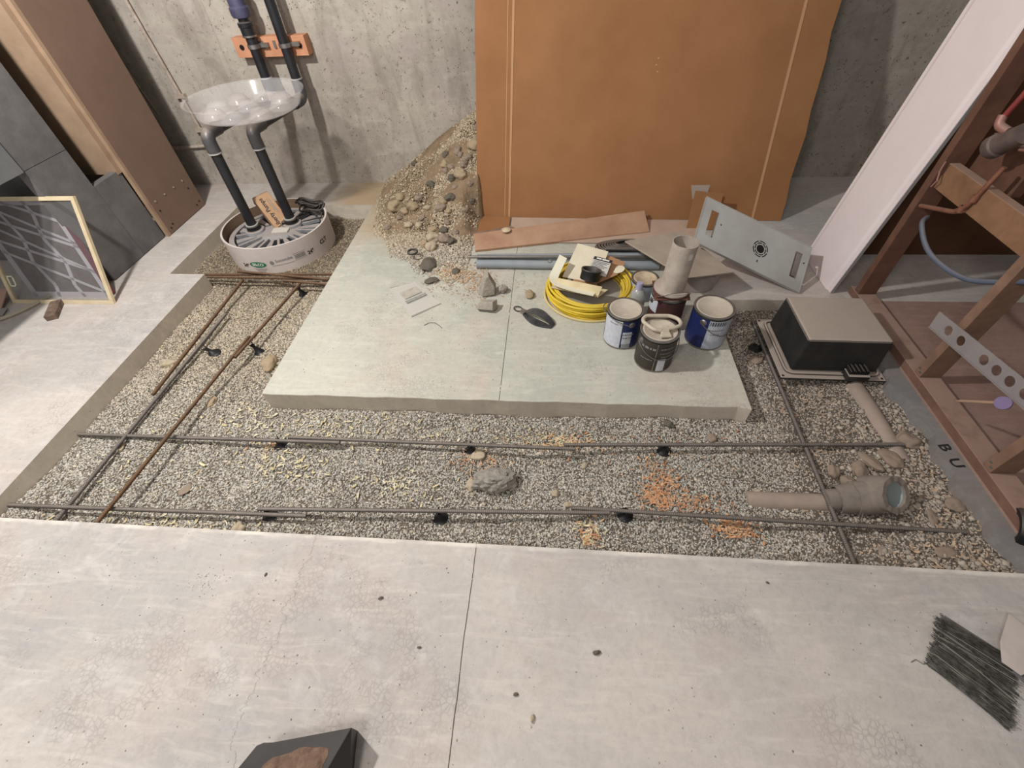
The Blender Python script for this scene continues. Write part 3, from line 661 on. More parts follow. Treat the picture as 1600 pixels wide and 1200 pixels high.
MB().box((-2.07,3.382,.85),(-1.59,3.458,.955)).build('plywood', mat('orange_plywood',(206,150,116),.7,rgb2=(186,128,96),scale=9), t, smooth=0, bevel=.002)
for x_ in (-2.02,-1.63): MB().lathe([(0,.004),(.014,.004),(.015,0)], (x_,3.381,.905), 12, M=Matrix.Rotation(math.pi/2,4,'X')).build('washer', M_hole, t)
MB().box((-1.89,3.374,.895),(-1.865,3.383,.935)).box((-1.80,3.374,.895),(-1.785,3.383,.935)).build('metal_clip', M_steel, t, smooth=0)

# clear plastic tray on the cross pipes
M_clear = bpy.data.materials.new('clear_plastic'); M_clear.use_nodes = True
_b = M_clear.node_tree.nodes['Principled BSDF']; _b.inputs['Base Color'].default_value = (.93,.91,.91,1); _b.inputs['Roughness'].default_value = .12
_b.inputs['Alpha'].default_value = .13; _b.inputs['Specular IOR Level'].default_value = .8
M_film = bpy.data.materials.new('dusty_clear_plastic'); M_film.use_nodes = True
_b = M_film.node_tree.nodes['Principled BSDF']; _b.inputs['Base Color'].default_value = (.62,.56,.54,1); _b.inputs['Roughness'].default_value = .25; _b.inputs['Alpha'].default_value = .32
TC = Vector((-1.82,2.87,.69))
t = thing('serving_tray', 'clear plastic moulded tray full of domes resting on the black pipes', 'plastic tray', TC)
MB().lathe([(0,0),(.27,0),(.295,.012),(.328,.078),(.340,.083),(.340,.087),(.325,.083),(.292,.016),(.268,.004),(0,.004)], TC, 48).build('tray_shell', M_clear, t)
dm = [(0,.052),(.02,.050),(.038,.040),(.048,.022),(.055,.004)]
for i in range(9):
    a = i*2*math.pi/8; rr_ = .20 if i < 8 else 0
    MB().lathe([(r_*1.25,z_) for r_,z_ in dm], TC+Vector((rr_*math.cos(a),rr_*math.sin(a),.004)), 20).build('dome', M_film if i%2 else M_clear, t)
MB().lathe([(0,.006),(.28,.006)], TC, 40).build('dusty_floor_of_tray', M_film, t)
MB().box((-.004,-.0,0),(.12,.004,.05), Matrix.Translation(TC+Vector((.05,.16,.005)))).build('divider', M_film, t, smooth=0)

# ------------------------------------------------------------------ sump
SCN = Vector((-1.87,2.685,-.105)); RR = .343
M_card = mat('white_form_paper', (208,198,192), .8, rgb2=(194,182,176), scale=5)
M_cardin = mat('brown_form_paper', (120,98,80), .9)
t = thing('sump_ring', 'white cardboard concrete form ring with green oval logo around the sump lid', 'form ring', SCN)
MB().lathe([(RR-.012,.0),(RR,.0),(RR,.185),(RR-.012,.185)], SCN, 72).build('ring_wall', M_card, t, smooth=40)
MB().lathe([(RR-.0125,.184),(RR-.0125,.02)], SCN, 72).build('inner_ply', M_cardin, t)['label'] = 'brown inner ply'
M_green = mat('green_ink', (30,110,78), .7); M_print = mat('black_ink', (48,46,48), .8); M_white = mat('white_ink', (225,222,215), .7); M_fade = mat('grey_ink', (128,126,126), .8)
def on_ring(mb, v, f, ang, z, out=.0012):
    vv = []
    for p in v:
        a = ang+p.x/RR; rr_ = RR+out
        vv.append((SCN.x+rr_*math.cos(a), SCN.y+rr_*math.sin(a), SCN.z+z+p.y))
    mb.add(vv, f)
def rect_v(w_, h_, n=8, dx=0, dy=0):
    v = [Vector((dx-w_/2+w_*i/n, dy+s_*h_/2, 0)) for i in range(n+1) for s_ in (-1,1)]
    return v, [(2*i,2*i+2,2*i+3,2*i+1) for i in range(n)]
def ell_v(a, b, n=28):
    v = [Vector((a*math.cos(2*math.pi*i/n), b*math.sin(2*math.pi*i/n), 0)) for i in range(n)]
    # strip fan built as slices so the oval can bend round the ring
    vv = []; 
    for i in range(13):
        x = -a+2*a*i/12; y = b*math.sqrt(max(0,1-(x/a)**2)); vv += [Vector((x,-y,0)), Vector((x,y,0))]
    return vv, [(2*i,2*i+2,2*i+3,2*i+1) for i in range(12)]
A0 = math.radians(-86)
mb = MB(); on_ring(mb, *ell_v(.058,.020), A0-.10, .072); ol_ = mb.build('oval_logo', M_green, t, smooth=0); ol_['label'] = 'green oval logo'
mb = MB(); on_ring(mb, *text_mesh('SELCO', .026, .0008), A0-.10, .072, .002); mb.build('logo_lettering', M_white, ol_, smooth=0)
for txt, sz_, dx, z_ in (('24"',.034,-.36,.06),('24"',.034,.92,.075),('CLT',.04,1.28,.09)):
    mb = MB(); on_ring(mb, *text_mesh(txt, sz_, .0012), A0+dx, z_); mb.build('size_mark', M_print, t, smooth=0)
mb = MB()
for k in range(4): on_ring(mb, *rect_v(.085-.014*k,.0022), A0-.08, .042-.008*k)
on_ring(mb, *rect_v(.14,.0022), A0+.36, .058); on_ring(mb, *ell_v(.013,.013), A0+.175, .080)
v, f = text_mesh('Sonotube', .028, .0004); M = Matrix.Rotation(.05,3,'Z'); on_ring(mb, [M @ p for p in v], f, A0+.40, .088)
for dy in (-.022,.022): on_ring(mb, *rect_v(.085,.002,8,0,dy), A0+.70, .085)
for k in range(3): on_ring(mb, *rect_v(.07,.005,8,0,-.01+.010*k), A0+.70, .085)
mb.build('small_print', M_fade, t, smooth=0)
M_lid = mat('grey_lid', (150,150,152), .6, rgb2=(122,122,126), scale=18, dust=.5); M_lidd = mat('dark_lid_recess', (30,30,34), .7)
LC = Vector((SCN.x,SCN.y,-.01))
t = thing('pit_cover', 'round grey ribbed sump lid inside the white form ring', 'pit cover', LC)
MB().lathe([(0,.012),(.30,.012),(.30,.0),(0,0)], LC, 64).build('lid_plate', M_lidd, t)
MB().lathe([(.285,.012),(.285,.030),(.318,.030),(.318,0)], LC, 64).build('outer_rim', M_lid, t)
mb = MB()
for i in range(22):
    a = 2*math.pi*i/22; M = Matrix.Translation(LC) @ Matrix.Rotation(a,4,'Z')
    if i%2: mb.add([M @ Vector(p) for p in ((.13,-.012,.028),(.272,-.030,.028),(.272,.020,.028),(.13,.008,.028),(.13,-.012,.012),(.272,-.030,.012),(.272,.020,.012),(.13,.008,.012))], [(0,1,2,3),(0,4,5,1),(1,5,6,2),(2,6,7,3),(3,7,4,0)])
    else: mb.box((.12,-.008,.012),(.278,.008,.034), M)
mb.build('radial_ribs', M_lid, t, smooth=0, bevel=.0015)
MB().lathe([(0,.032),(.115,.032),(.135,.012)], LC, 40, sx=1.25, sy=.75, M=Matrix.Rotation(.35,4,'Z')).build('centre_plate', M_lid, t)
MB().box((-.055,-.03,0),(.055,.03,.012), Matrix.Translation(LC+Vector((.03,-.02,.032))) @ Matrix.Rotation(.1,4,'Z')).build('raised_label_plate', mat('pale_plate',(196,190,180),.6), t, smooth=0, bevel=.002)
for fx, fy in ((-2.025,2.665),(-1.795,2.755)): MB().lathe([(.045,.050),(.062,.046),(.066,.030)], (fx,fy,LC.z), 28).build('pipe_boss', M_lid, t)
MB().lathe([(0,.03),(.02,.03),(.024,0),(.03,0)], LC+Vector((.03,.06,.03)), 16).build('cap', M_blk, t)
# power cord coil
mb = MB(); c0 = Vector((-1.70,2.90,.05)); pth = []
for i in range(90):
    a = i*.36; k = i/90
    pth.append(c0+Vector((.085*math.cos(a)+.02*math.sin(i*.23), .035*math.sin(a)+.012*math.cos(i*.3), .012+.035*(1+math.sin(a*.5))*.8+.01*math.sin(i*1.1))))
pth = [Vector((-1.79,2.86,.03))]+pth+[Vector((-1.62,2.84,.03)),Vector((-1.73,2.79,.026))]
tag(mb.tube(pth, .0055, 8).build('power_cord', mat('black_rubber',(22,22,22),.5,dust=.2)), 'coiled black power cord on the back of the sump lid', 'cord')
# pump carton standing on the lid between the pipes
M_kr = mat('kraft_carton', (186,150,116), .85, rgb2=(170,132,100), scale=9); 
bx = Vector((-1.88,2.685,.03)); ux = Vector((.62,-.50,-.33)).normalized()
M = frame_M((-1.985,2.83,.20), (.50,-.36,-.66), (.62,.62,.10))
t = thing('pump_carton', 'small brown pump carton leaning between the two black drain pipes', 'carton', (-1.9,2.73,.03))
bx_ = MB().box((0,-.055,-.10),(.26,.055,0), M).build('box', M_kr, t, smooth=0, bevel=.002)
MB().box((-.0015,-.056,-.101),(.004,.056,.001), M).build('end_flap', mat('worn_carton_end',(170,140,120),.9,rgb2=(120,104,100),scale=12), t, smooth=0)
v, f = text_mesh('Liberty Pumps', .040, .0008)
Mt = M @ Matrix.Translation((.13,-.018,.0012)) @ Matrix.Rotation(math.pi,4,'Z')
MB().add([Mt @ Vector((p.x*.92,p.y,0)) for p in v], f).build('lettering', M_print, bx_, smooth=0)
mb = MB(); Mt = M @ Matrix.Translation((.10,.022,.0012))
mb.box((-.06,-.006,0),(.03,-.002,.0003), Mt); mb.box((-.05,.006,0),(.05,.010,.0003), Mt); mb.build('small_print', M_fade, t, smooth=0)

# ------------------------------------------------------------------ framed filter at the left
M_pine = mat('pale_pine', (212,196,164), .7, rgb2=(196,176,142), scale=12)
M_mesh = bpy.data.materials.new('insect_mesh'); M_mesh.use_nodes = True
nt = M_mesh.node_tree; b_ = nt.nodes['Principled BSDF']; b_.inputs['Base Color'].default_value = (.22,.22,.22,1); b_.inputs['Alpha'].default_value = .16; b_.inputs['Roughness'].default_value = .8
O = Vector((-3.172,1.880,0)); W_ = .65; up = Vector((0,.235,.528)).normalized(); H_ = .58; ux = Vector((1,0,0)); nn = ux.cross(up)
Mf = frame_M(O, ux, up)      # local x across, y up the leaning frame, z towards the viewer
t = thing('window_screen', 'pale wood framed insect screen leaning at the left in front of the dark board', 'screen', O)
fw, ft_ = .022, .018
MB().box((0,0,-ft_),(W_,fw,0), Mf).build('bottom_rail', M_pine, t, smooth=0, bevel=.0015)
MB().box((0,H_-fw,-ft_),(W_,H_,0), Mf).build('top_rail', M_pine, t, smooth=0, bevel=.0015)
MB().box((W_-fw,fw,-ft_),(W_,H_-fw,0), Mf).build('stile', M_pine, t, smooth=0, bevel=.0015)
MB().box((0,fw,-ft_),(fw,H_-fw,0), Mf).build('stile', M_pine, t, smooth=0, bevel=.0015)
MB().box((fw,fw,-.008),(W_-fw,H_-fw,-.0075), Mf).build('mesh', M_mesh, t, smooth=0)
mb = MB(); 
for a, b in (((.035,.10),(.075,.106)),((.035,.155),(.075,.161)),((.035,.10),(.041,.16)),((.069,.10),(.075,.16))): mb.box((a[0],a[1],-.006),(b[0],b[1],-.002), Mf)
mb.build('pull_tab', mat('ivory_plastic',(226,220,196),.5), t, smooth=0)
# pleated air filter behind it
Of = Vector((-3.085,1.945,.003)); upf = Vector((0,.235,.50)).normalized(); Mg = frame_M(Of, (1,.0,0), upf)
FWd, FH = .50, .535
t = thing('air_filter', 'pleated furnace air filter with white diamond lattice standing behind the wood screen', 'air filter', Of)
M_fm = mat('grey_filter_media', (118,106,104), .95, rgb2=(96,88,88), scale=18, bump=.5, bscale=40)
M_lat = mat('white_lattice_card', (190,184,190), .8)
sk = .17   # the filter has racked into a lozenge, as in the photo
def fp(x, y, z): return Mg @ Vector((x+(-sk*(y/FH))*1.0, y, z))
MB().add([fp(0,0,-.03),fp(FWd,0,-.03),fp(FWd,FH,-.03),fp(0,FH,-.03),fp(0,0,-.006),fp(FWd,0,-.006),fp(FWd,FH,-.006),fp(0,FH,-.006)],
  [(3,2,1,0),(4,5,6,7),(0,1,5,4),(1,2,6,5),(2,3,7,6),(3,0,4,7)]).build('media', M_fm, t, smooth=0)
mb = MB()
def strip_(a, b, w_):
    a = Vector(a); b = Vector(b); d = (b-a).normalized(); n_ = Vector((-d.y,d.x))*w_/2
    q = [a+n_,a-n_,b-n_,b+n_]; 
    tp = [fp(p.x,p.y,-.002) for p in q]; bt = [fp(p.x,p.y,-.006) for p in q]
    mb.add(tp+bt, [(3,2,1,0),(4,5,6,7),(0,1,5,4),(1,2,6,5),(2,3,7,6),(3,0,4,7)])
for a, b in (((0,.012),(FWd,.012)),((0,FH-.012),(FWd,FH-.012)),((.012,0),(.012,FH)),((FWd-.012,0),(FWd-.012,FH))): strip_(a,b,.034)
cw = FWd/3
for i in (1,2):
    pts = [Vector((cw*i+.02*math.sin(k*math.pi/2)*(1 if i==1 else -1), FH*k/8)) for k in range(9)]
    for a, b in zip(pts[:-1], pts[1:]): strip_(a,b,.020)
for k in range(-1,4):
    strip_((0,FH*(k+1.0)/4*1.0+.06),(FWd,FH*(k-.35)/4+.06),.016) if 0 < k < 4 else None
for y0, y1 in ((.26,0.02),(.42,.14),(.55,.30)):
    strip_((.0,y0),(FWd,y1),.015)
mb.build('lattice', M_lat, t, smooth=0)
mb = MB(); mb.add([fp(FWd+.001,.02,-.035),fp(FWd+.001,FH,-.035),fp(FWd+.001,FH,0),fp(FWd+.001,.02,0),fp(FWd+.006,.02,-.035),fp(FWd+.006,FH,-.035),fp(FWd+.006,FH,0),fp(FWd+.006,.02,0)],
  [(3,2,1,0),(4,5,6,7),(0,1,5,4),(1,2,6,5),(2,3,7,6),(3,0,4,7)]); mb.build('side_band', mat('maroon_print',(112,48,60),.7), t, smooth=0)['label'] = 'maroon printed side band'
# things glimpsed at the left edge
tag(MB().tube(arc((-3.32,1.98,.012), .34, -1.35, .2, 30), .009, 8).build('vinyl_hose', mat('pale_vinyl',(176,166,146),.5)), 'pale thin hose curving on the floor under the wood screen', 'hose')
mb = MB(); mb.box((-.02,-.10,0),(.035,.06,.03), Matrix.Translation((-2.845,1.82,0)) @ Matrix.Rotation(.50,4,'Z'))
tag(mb.build('wood_offcut', mat('weathered_wood',(128,108,94),.85,rgb2=(84,68,58),scale=30), smooth=0, bevel=.002), 'small weathered wood offcut sticking out under the wood screen', 'wood offcut')
mb = MB(); mb.lathe([(0,0),(.13,0),(.15,.2),(.155,.2),(.155,.21),(.145,.21)], (-3.06,2.20,0), 28, sx=.75, sy=.75)
tag(mb.build('bucket', mat('dull_tan_plastic',(120,104,92),.7), smooth=40), 'dull tan bucket seen through the wood framed screen', 'bucket')
mb = MB(); mb.plate([(-3.45,1.95,.10),(-3.19,1.93,.06),(-3.17,1.80,.005),(-3.45,1.80,.04)], .006)
tag(mb.build('plaster_sheet', mat('pinkish_sheet',(170,138,124),.85), smooth=0), 'pinkish scrap sheet lying at the far left edge beside the wood screen', 'scrap sheet')
mb = MB(); mb.plate([(-3.42,1.79,.014),(-3.14,1.82,.010),(-3.12,1.76,.006),(-3.42,1.70,.006)], .004)
tag(mb.build('paper_scrap', mat('grey_paper',(150,144,138),.9), smooth=0), 'crumpled grey paper scrap on the floor at the far left edge', 'paper')

# ================================================================== cardboard
M_cb = mat('corrugated_cardboard', (156,110,72), .85, rgb2=(144,99,62), scale=2.5, bump=.12, bscale=14)
M_cbe = mat('cardboard_crease', (186,142,104), .85)
lean = .37/1.09
def cbp(x, s, off=0.):      # point on the leaning sheet: x across, s height
    y0 = 2.885-.065*(x+.5)/1.95
    n_ = Vector((0,-1,lean)).normalized()
    return Vector((x+.045*s*(1 if x < 0 else .3), y0+lean*s, s))+n_*off
def cb_panel(mb, xa, xb, s0, s1, t0, t1, n=14, ragl=0, ragr=0):
    """panel between x=xa and xb with front offset t1, back t0; edges may be ragged"""
    vv = []; k = n+1
    rg = lambda i, a: a*(math.sin(i*2.1)+.6*math.sin(i*5.3)) if a else 0
    for off in (t1, t0):
        for i in range(k):
            s = s0+(s1-s0)*i/n
            vv.append(cbp(xa+rg(i,ragl), s, off)); vv.append(cbp(xb+rg(i,ragr), s, off))
    ff = []; m_ = 2*k
    for i in range(n):
        a = 2*i; ff += [(a,a+1,a+3,a+2),(m_+a,m_+a+2,m_+a+3,m_+a+1),(a,a+2,m_+a+2,m_+a),(a+1,m_+a+1,m_+a+3,a+3)]
    ff += [(0,m_,m_+1,1),(2*n,2*n+1,m_+2*n+1,m_+2*n)]
    mb.add(vv, ff)
t = thing('cardboard_sheet', 'huge flattened brown cardboard box leaning on the back wall', 'cardboard', (.48,2.85,0))
mb = MB(); cb_panel(mb, -.287, 1.29, .0, 1.60, 0, .007); mb.build('main_panel', M_cb, t, smooth=0)
mb = MB(); cb_panel(mb, -.515, -.300, .0, 1.60, .001, .008, ragl=.002); mb.build('left_flap', M_cb, t, smooth=0)
mb = MB(); cb_panel(mb, 1.305, 1.475, -.0, 1.60, .001, .007, ragr=.006); mb.build('right_flap', M_cb, t, smooth=0)
mb = MB(); pass
for xa_, xb_ in ((-.300,-.287),(-.327,-.322),(1.29,1.305)):
    mb = MB(); cb_panel(mb, xa_, xb_, .0, 1.60, .0, .0095); mb.build('crease', M_cbe, t, smooth=0)['label'] = 'paler pressed crease'
mb = MB()
for s, dx in ((.80,0.),(.83,.008),(.77,.012)):
    a = cbp(.56+dx, s, .0085); mb.add([a, a+Vector((.01,0,-.002)), a+Vector((.016,0,-.03)), a+Vector((.004,0,-.028))], [(3,2,1,0),(0,1,2,3)])
mb.build('torn_spot', mat('torn_liner',(206,170,130),.9), t, smooth=0)
# bottom flaps folded flat on the slab
mb = MB(); mb.plate([(-.49,2.56,.012),(-.285,2.56,.012),(-.283,2.86,.016),(-.515,2.875,.016)], .005)
mb.build('left_bottom_flap', M_cb, t, smooth=0)
mb = MB(); mb.plate([(-.272,2.55,.010),(.92,2.52,.010),(.93,2.80,.014),(-.272,2.855,.014)], .005)
mb.build('bottom_flap', mat('dusty_cardboard',(188,164,146),.9,rgb2=(174,150,132),scale=6), t, smooth=0)['label'] = 'dusty pinkish bottom flap folded onto the slab'
# small torn carton piece behind the metal plate
mb = MB(); mb.plate([(.86,2.70,.004),(1.04,2.70,.004),(1.05,2.78,.20),(.88,2.78,.22)], .006)
t = thing('carton_flap', 'small torn cardboard flap standing behind the grey metal plate', 'cardboard', (.95,2.7,0))
mb.build('flap', M_cb, t, smooth=0)
mb = MB(); mb.plate([(.87,2.773,.17),(.95,2.773,.19),(.96,2.79,.25),(.85,2.80,.245)], .001); mb.build('tape', mat('dull_tape',(170,160,150),.5,alpha=.6), t, smooth=0)
# plank leaning on the flap
M_wd = mat('reddish_plank', (182,146,120), .7, rgb2=(160,122,98), scale=5, bump=.1)
mb = MB()
A = [Vector(p) for p in ((-.472,2.435,.018),(.622,2.655,.018),(.600,2.820,.075),(-.500,2.575,.050))]
mb.plate(A, .018)
tag(mb.build('wood_plank', M_wd, smooth=0, bevel=.0015), 'reddish brown wooden plank lying in front of the cardboard sheet', 'plank')
mb = MB(); mb.plate([(-.52,2.620,.030),(-.475,2.545,.030),(-.20,2.64,.036),(-.27,2.70,.036)], .008)
tag(mb.build('wood_scrap', mat('greyed_wood',(142,116,98),.85,rgb2=(120,96,80),scale=16), smooth=0), 'greyish thin wood scrap behind the left end of the plank', 'wood scrap')
mb = MB(); mb.lathe([(0,.0),(.010,.0),(.010,.035),(.028,.040),(.030,.046),(.016,.052),(0,.053)], (-.290,2.60,.018), 20)
tag(mb.build('toilet_bolt_cap', mat('cream_plastic',(214,196,164),.5,rgb2=(180,160,130),scale=30), smooth=40), 'small cream mushroom shaped knob behind the plank', 'knob')

# grey gasket tubes in front of the plank
M_gt = mat('blue_grey_foam', (150,156,160), .6, rgb2=(134,140,146), scale=6)
for (a, b, r_, lb) in (((-.445,2.335,.024),(.60,2.36,.024),.023,'blue grey foam pipe sleeve lying just in front of the plank'),((-.44,2.268,.026),(.62,2.262,.026),.025,'blue grey foam pipe sleeve nearer the camera, left of the cable coil')):
    mb = MB(); mb.tube([Vector(a).lerp(Vector(b),i/12)+Vector((0,.002*math.sin(i),0)) for i in range(13)], r_, 18)
    tag(mb.build('foam_pipe_sleeve', M_gt, smooth=50), lb, 'pipe sleeve')
tag(MB().cyl((-.49,2.300,.054),(.56,2.300,.056),.0085,12).build('metal_rod', mat('brushed_rod',(138,134,128),.35,metal=.7)), 'thin grey metal rod lying on the foam sleeves', 'rod')
tag(MB().tube([(-.02,2.25,.056),(-.015,2.245,.062),(-.008,2.25,.066),(-.002,2.26,.060),(.004,2.265,.056)], .003, 6).build('wire_clip', mat('shiny_wire',(210,206,200),.3,metal=.8)), 'tiny shiny wire clip on the grey foam sleeve', 'clip')
# black hose coil
M_hose = mat('black_hose', (34,33,33), .45, rgb2=(54,52,50), scale=14, dust=.3)
mb = MB(); pth = []
for i in range(8*40):
    a = i/40*2*math.pi; rr_ = .150-.0125*(i/40)+.004*math.sin(a*3+i*.01)
    pth.append((.455+rr_*1.25*math.cos(a), 2.465+rr_*.62*math.sin(a), .016+.004*(i/40)+.003*math.sin(a*2)))
mb.tube(pth, .0075, 8)
tag(mb.build('black_tubing_coil', M_hose, smooth=60), 'coil of thin black tubing between plank and foam sleeves', 'tubing')
mb = MB(); mb.tube([(.33,2.41,.04),(.5,2.385,.05),(.68,2.40,.048)], .017, 12)
tag(mb.build('black_hose', M_hose, smooth=60), 'thick black hose piece lying in front of the tubing coil', 'hose')

# ------------------------------------------------------------------ yellow cable coil
CC = Vector((.212,2.01,0))
M_yel = mat('yellow_cable', (226,196,44), .5, rgb2=(206,172,34), scale=5, dust=.25, dust_rgb=(200,180,120))
t = thing('cable_coil', 'big coil of yellow flat electrical cable on the slab island', 'cable', CC)
rr5 = random.Random(5)
for k in range(26):
    lv = k%7; ro = .222-.013*(k//7)-.004*rr5.random()*3; zc = .006+.0125*lv; ecx, ecy = rr5.uniform(-.008,.008), rr5.uniform(-.008,.008)
    if k == 0: ro = .238
    pth = [CC+Vector((ecx+ro*math.cos(a)*1.03, ecy+ro*math.sin(a)*.99, zc+.003*math.sin(a*2+k))) for a in [2*math.pi*i/56 for i in range(56)]]
    MB().tube(pth, .0068, 8, closed=True).build('cable_turn', M_yel if k not in (0,) else mat('pale_yellow_cable',(206,186,130),.5), t, smooth=60)
# plastic spool disc inside
MB().lathe([(0,.0),(.19,.0),(.19,.03),(0,.03)], CC+Vector((0,0,.003)), 40).build('inner_wrap', mat('grey_wrap',(150,146,138),.7), t)
# opened white carton on the coil
M_wc = mat('white_carton', (226,218,194), .7, rgb2=(212,200,176), scale=6); M_ci = mat('kraft_inside', (176,134,100), .85)
t = thing('fitting_carton', 'torn open white carton with warning label on top of the yellow coil', 'carton', CC+Vector((0,0,.09)))
mb = MB(); mb.plate([(.065,2.060,.085),(.245,1.985,.090),(.315,2.205,.150),(.150,2.290,.150)], .004)
mb.build('back_flap', M_wc, t, smooth=0)
mb = MB(); mb.plate([(.125,2.02,.095),(.245,1.985,.092),(.235,1.93,.090),(.11,1.965,.088)], .003); mb.plate([(.245,1.985,.095),(.36,2.06,.10),(.41,2.17,.105),(.316,2.200,.130)], .004)
mb.build('side_flap', M_ci, t, smooth=0)['label'] = 'brown inner side flap'
mb = MB(); mb.plate([(.02,1.955,.105),(.245,1.86,.105),(.262,1.885,.145),(.03,1.985,.130)], .003); mb.plate([(.0,1.94,.10),(.245,1.86,.10),(.30,1.93,.095),(.05,2.0,.095)], .003)
mb.build('front_flap', mat('cream_carton',(214,198,160),.75,rgb2=(196,178,140),scale=10), t, smooth=0)
mb = MB(); mb.plate([(.196,2.055,.1185),(.292,2.010,.1185),(.330,2.125,.1440),(.232,2.170,.1440)], .001)
lab = mb.build('warning_label', mat('label_paper',(200,196,188),.7), t, smooth=0)
Ml = frame_M((.262,2.09,.1335), (.096,-.045,0), (.037,.115,.0255))
mb = MB(); mb.box((-.052,.038,.0),(.052,.060,.0006), Ml)
mb.build('label_header', M_print, lab if False else t, smooth=0)
mb = MB(); mb.box((-.036,.044,.0007),(-.008,.054,.0012), Ml); mb.box((-.004,.044,.0007),(.036,.054,.0012), Ml); mb.build('label_heading', M_white, t, smooth=0)
mb = MB()
for k in range(8): mb.box((-.043,.026-.010*k,.0002),(.043-.012*(k%3),.030-.010*k,.0006), Ml)
mb.build('label_lines', M_fade, t, smooth=0)
MB().lathe([(0,.001),(.034,.001),(.034,0)], (.366,2.095,.108), 24, M=Matrix.Rotation(-.25,4,'Y')).build('round_sticker', M_wc, t)
# bent white strap
mb = MB(); W2 = Vector((.052,-.012,0)); line = [(.066,2.115,.165),(.028,2.03,.125),(.012,1.985,.112),(.035,1.945,.108),(.13,1.895,.108),(.225,1.862,.108)]
line = round_path(line, .03, 5)
vv = []
for i, p in enumerate(line):
    tt_ = (line[min(i+1,len(line)-1)]-line[max(i-1,0)]).normalized(); sd = Vector((tt_.y,-tt_.x,0))*-.024
    for z_ in (0,.004): vv += [p+sd+Vector((0,0,z_)), p-sd+Vector((0,0,z_+.012))]
ff = []
for i in range(len(line)-1):
    a = 4*i; b = a+4; ff += [(a,a+1,b+1,b),(a+2,b+2,b+3,a+3),(a,b,b+2,a+2),(a+1,a+3,b+3,b+1)]
ff += [(0,2,3,1),(len(vv)-4,len(vv)-3,len(vv)-1,len(vv)-2)]
mb.add(vv, ff); tag(mb.build('card_strip', mat('cream_white_card',(230,224,202),.7), smooth=30), 'long bent cream card strip draped over the left side of the coil', 'card strip')
# black round fitting
Mk = Matrix.Rotation(-.30,4,'X') @ Matrix.Rotation(.15,4,'Y')
tag(MB().lathe([(.0,.004),(.036,.004),(.038,.030),(.046,.052),(.052,.054),(.054,.050),(.050,.034),(.052,.0),(.0,-.004)], (.205,1.985,.122), 32, M=Mk).build('pipe_fitting', M_blk, smooth=40), 'round black plastic pipe fitting sitting in the open white carton', 'fitting')

# ------------------------------------------------------------------ paint cans
M_tin = mat('tin', (150,146,142), .35, metal=.8, rgb2=(126,120,116), scale=22)
M_lidd2 = mat('dusty_can_lid', (196,184,168), .85, rgb2=(178,166,150), scale=14)
def can(label, c, r, h, bands, seed, bail=None, twist=0., lid_m=None, text=()):
    """bands: list of (angle0, angle1, z0, z1, material, name) wrapped round the tin"""
    c = Vector(c); t = thing('paint_can', label, 'paint can', c)
    MB().lathe([(0,.003),(r-.004,.003),(r-.001,.0),(r,.003),(r-.001,.008),(r-.0015,h-.012),(r+.0015,h-.008),(r+.0025,h-.002),(r-.001,h),(r-.006,h-.001),(r-.008,h-.007)], c, 48).build('body', M_tin, t, smooth=50)
    MB().lathe([(0,h-.006),(r-.022,h-.006),(r-.019,h-.003),(r-.014,h-.002),(r-.0095,h-.002),(r-.008,h-.006)], c, 48).build('lid', lid_m or M_lidd2, t, smooth=50)
    for (a0,a1,z0,z1,m_,nm) in bands:
        vv = []; n = max(6,int(abs(a1-a0)/.12)); off = .0008 if nm == 'label_wrap' else .0014 if nm != 'label_bar' else .002
        for i in range(n+1):
            a = a0+(a1-a0)*i/n+twist
            for z_ in (z0,z1): vv.append(c+Vector(((r+off)*math.cos(a),(r+off)*math.sin(a),z_)))
        MB().add(vv, [(2*i,2*i+2,2*i+3,2*i+1) for i in range(n)]).build(nm, m_, t, smooth=80)
    for (txt, sz_, ang, z_, m_) in text:
        if isinstance(txt, str): v, f = text_mesh(txt, sz_, .0004)
        else:
            v, f = [], []; x_ = -txt*sz_*.36
            for k in range(txt):
                wd = sz_*(.38+.22*((k*7+int(sz_*1e4))%3)); b0 = len(v)
                v += [Vector((x_,-sz_*.28,0)),Vector((x_+wd,-sz_*.28,0)),Vector((x_+wd,sz_*.28,0)),Vector((x_,sz_*.28,0))]; f.append((b0,b0+1,b0+2,b0+3)); x_ += wd+sz_*.22
        mb = MB()
        mb.add([c+Vector(((r+.0024)*math.cos(ang+p.x/r),(r+.0024)*math.sin(ang+p.x/r),z_+p.y)) for p in v], f); mb.build('label_text', m_, t, smooth=0)
    if bail:
        a, drop, side = bail      # ear axis angle, drop angle of the wire, mid direction
        e1 = c+Vector((r*math.cos(a),r*math.sin(a),h*.80)); e2 = c-Vector((r*math.cos(a),r*math.sin(a),0))+Vector((0,0,h*.80))
        ax = (e1-e2).normalized(); hd = Vector((-math.sin(a),math.cos(a),0))
        dirv = (hd*math.cos(drop)+Vector((0,0,math.sin(drop)))).normalized()
        mid = (e1+e2)/2; R1 = r+.012
        pth = [mid+ax*R1*math.cos(u)+dirv*R1*1.18*math.sin(u) for u in [math.pi*i/28 for i in range(29)]]
        wh_ = MB().tube(pth, .0021, 8).build('wire_handle', M_tin, t, smooth=60)
        for e, s_ in ((e1,1),(e2,-1)):
            q = Matrix.Rotation(a,4,'Z') @ Matrix.Rotation(math.pi/2*s_,4,'Y')
            MB().lathe([(0,.006),(.008,.006),(.014,.002),(.016,0)], e, 16, M=q).build('handle_ear', M_tin, wh_)
    return t
M_navy = mat('navy_label', (30,40,88), .45); M_lw = mat('white_label', (206,208,216), .6, rgb2=(186,188,198), scale=60)
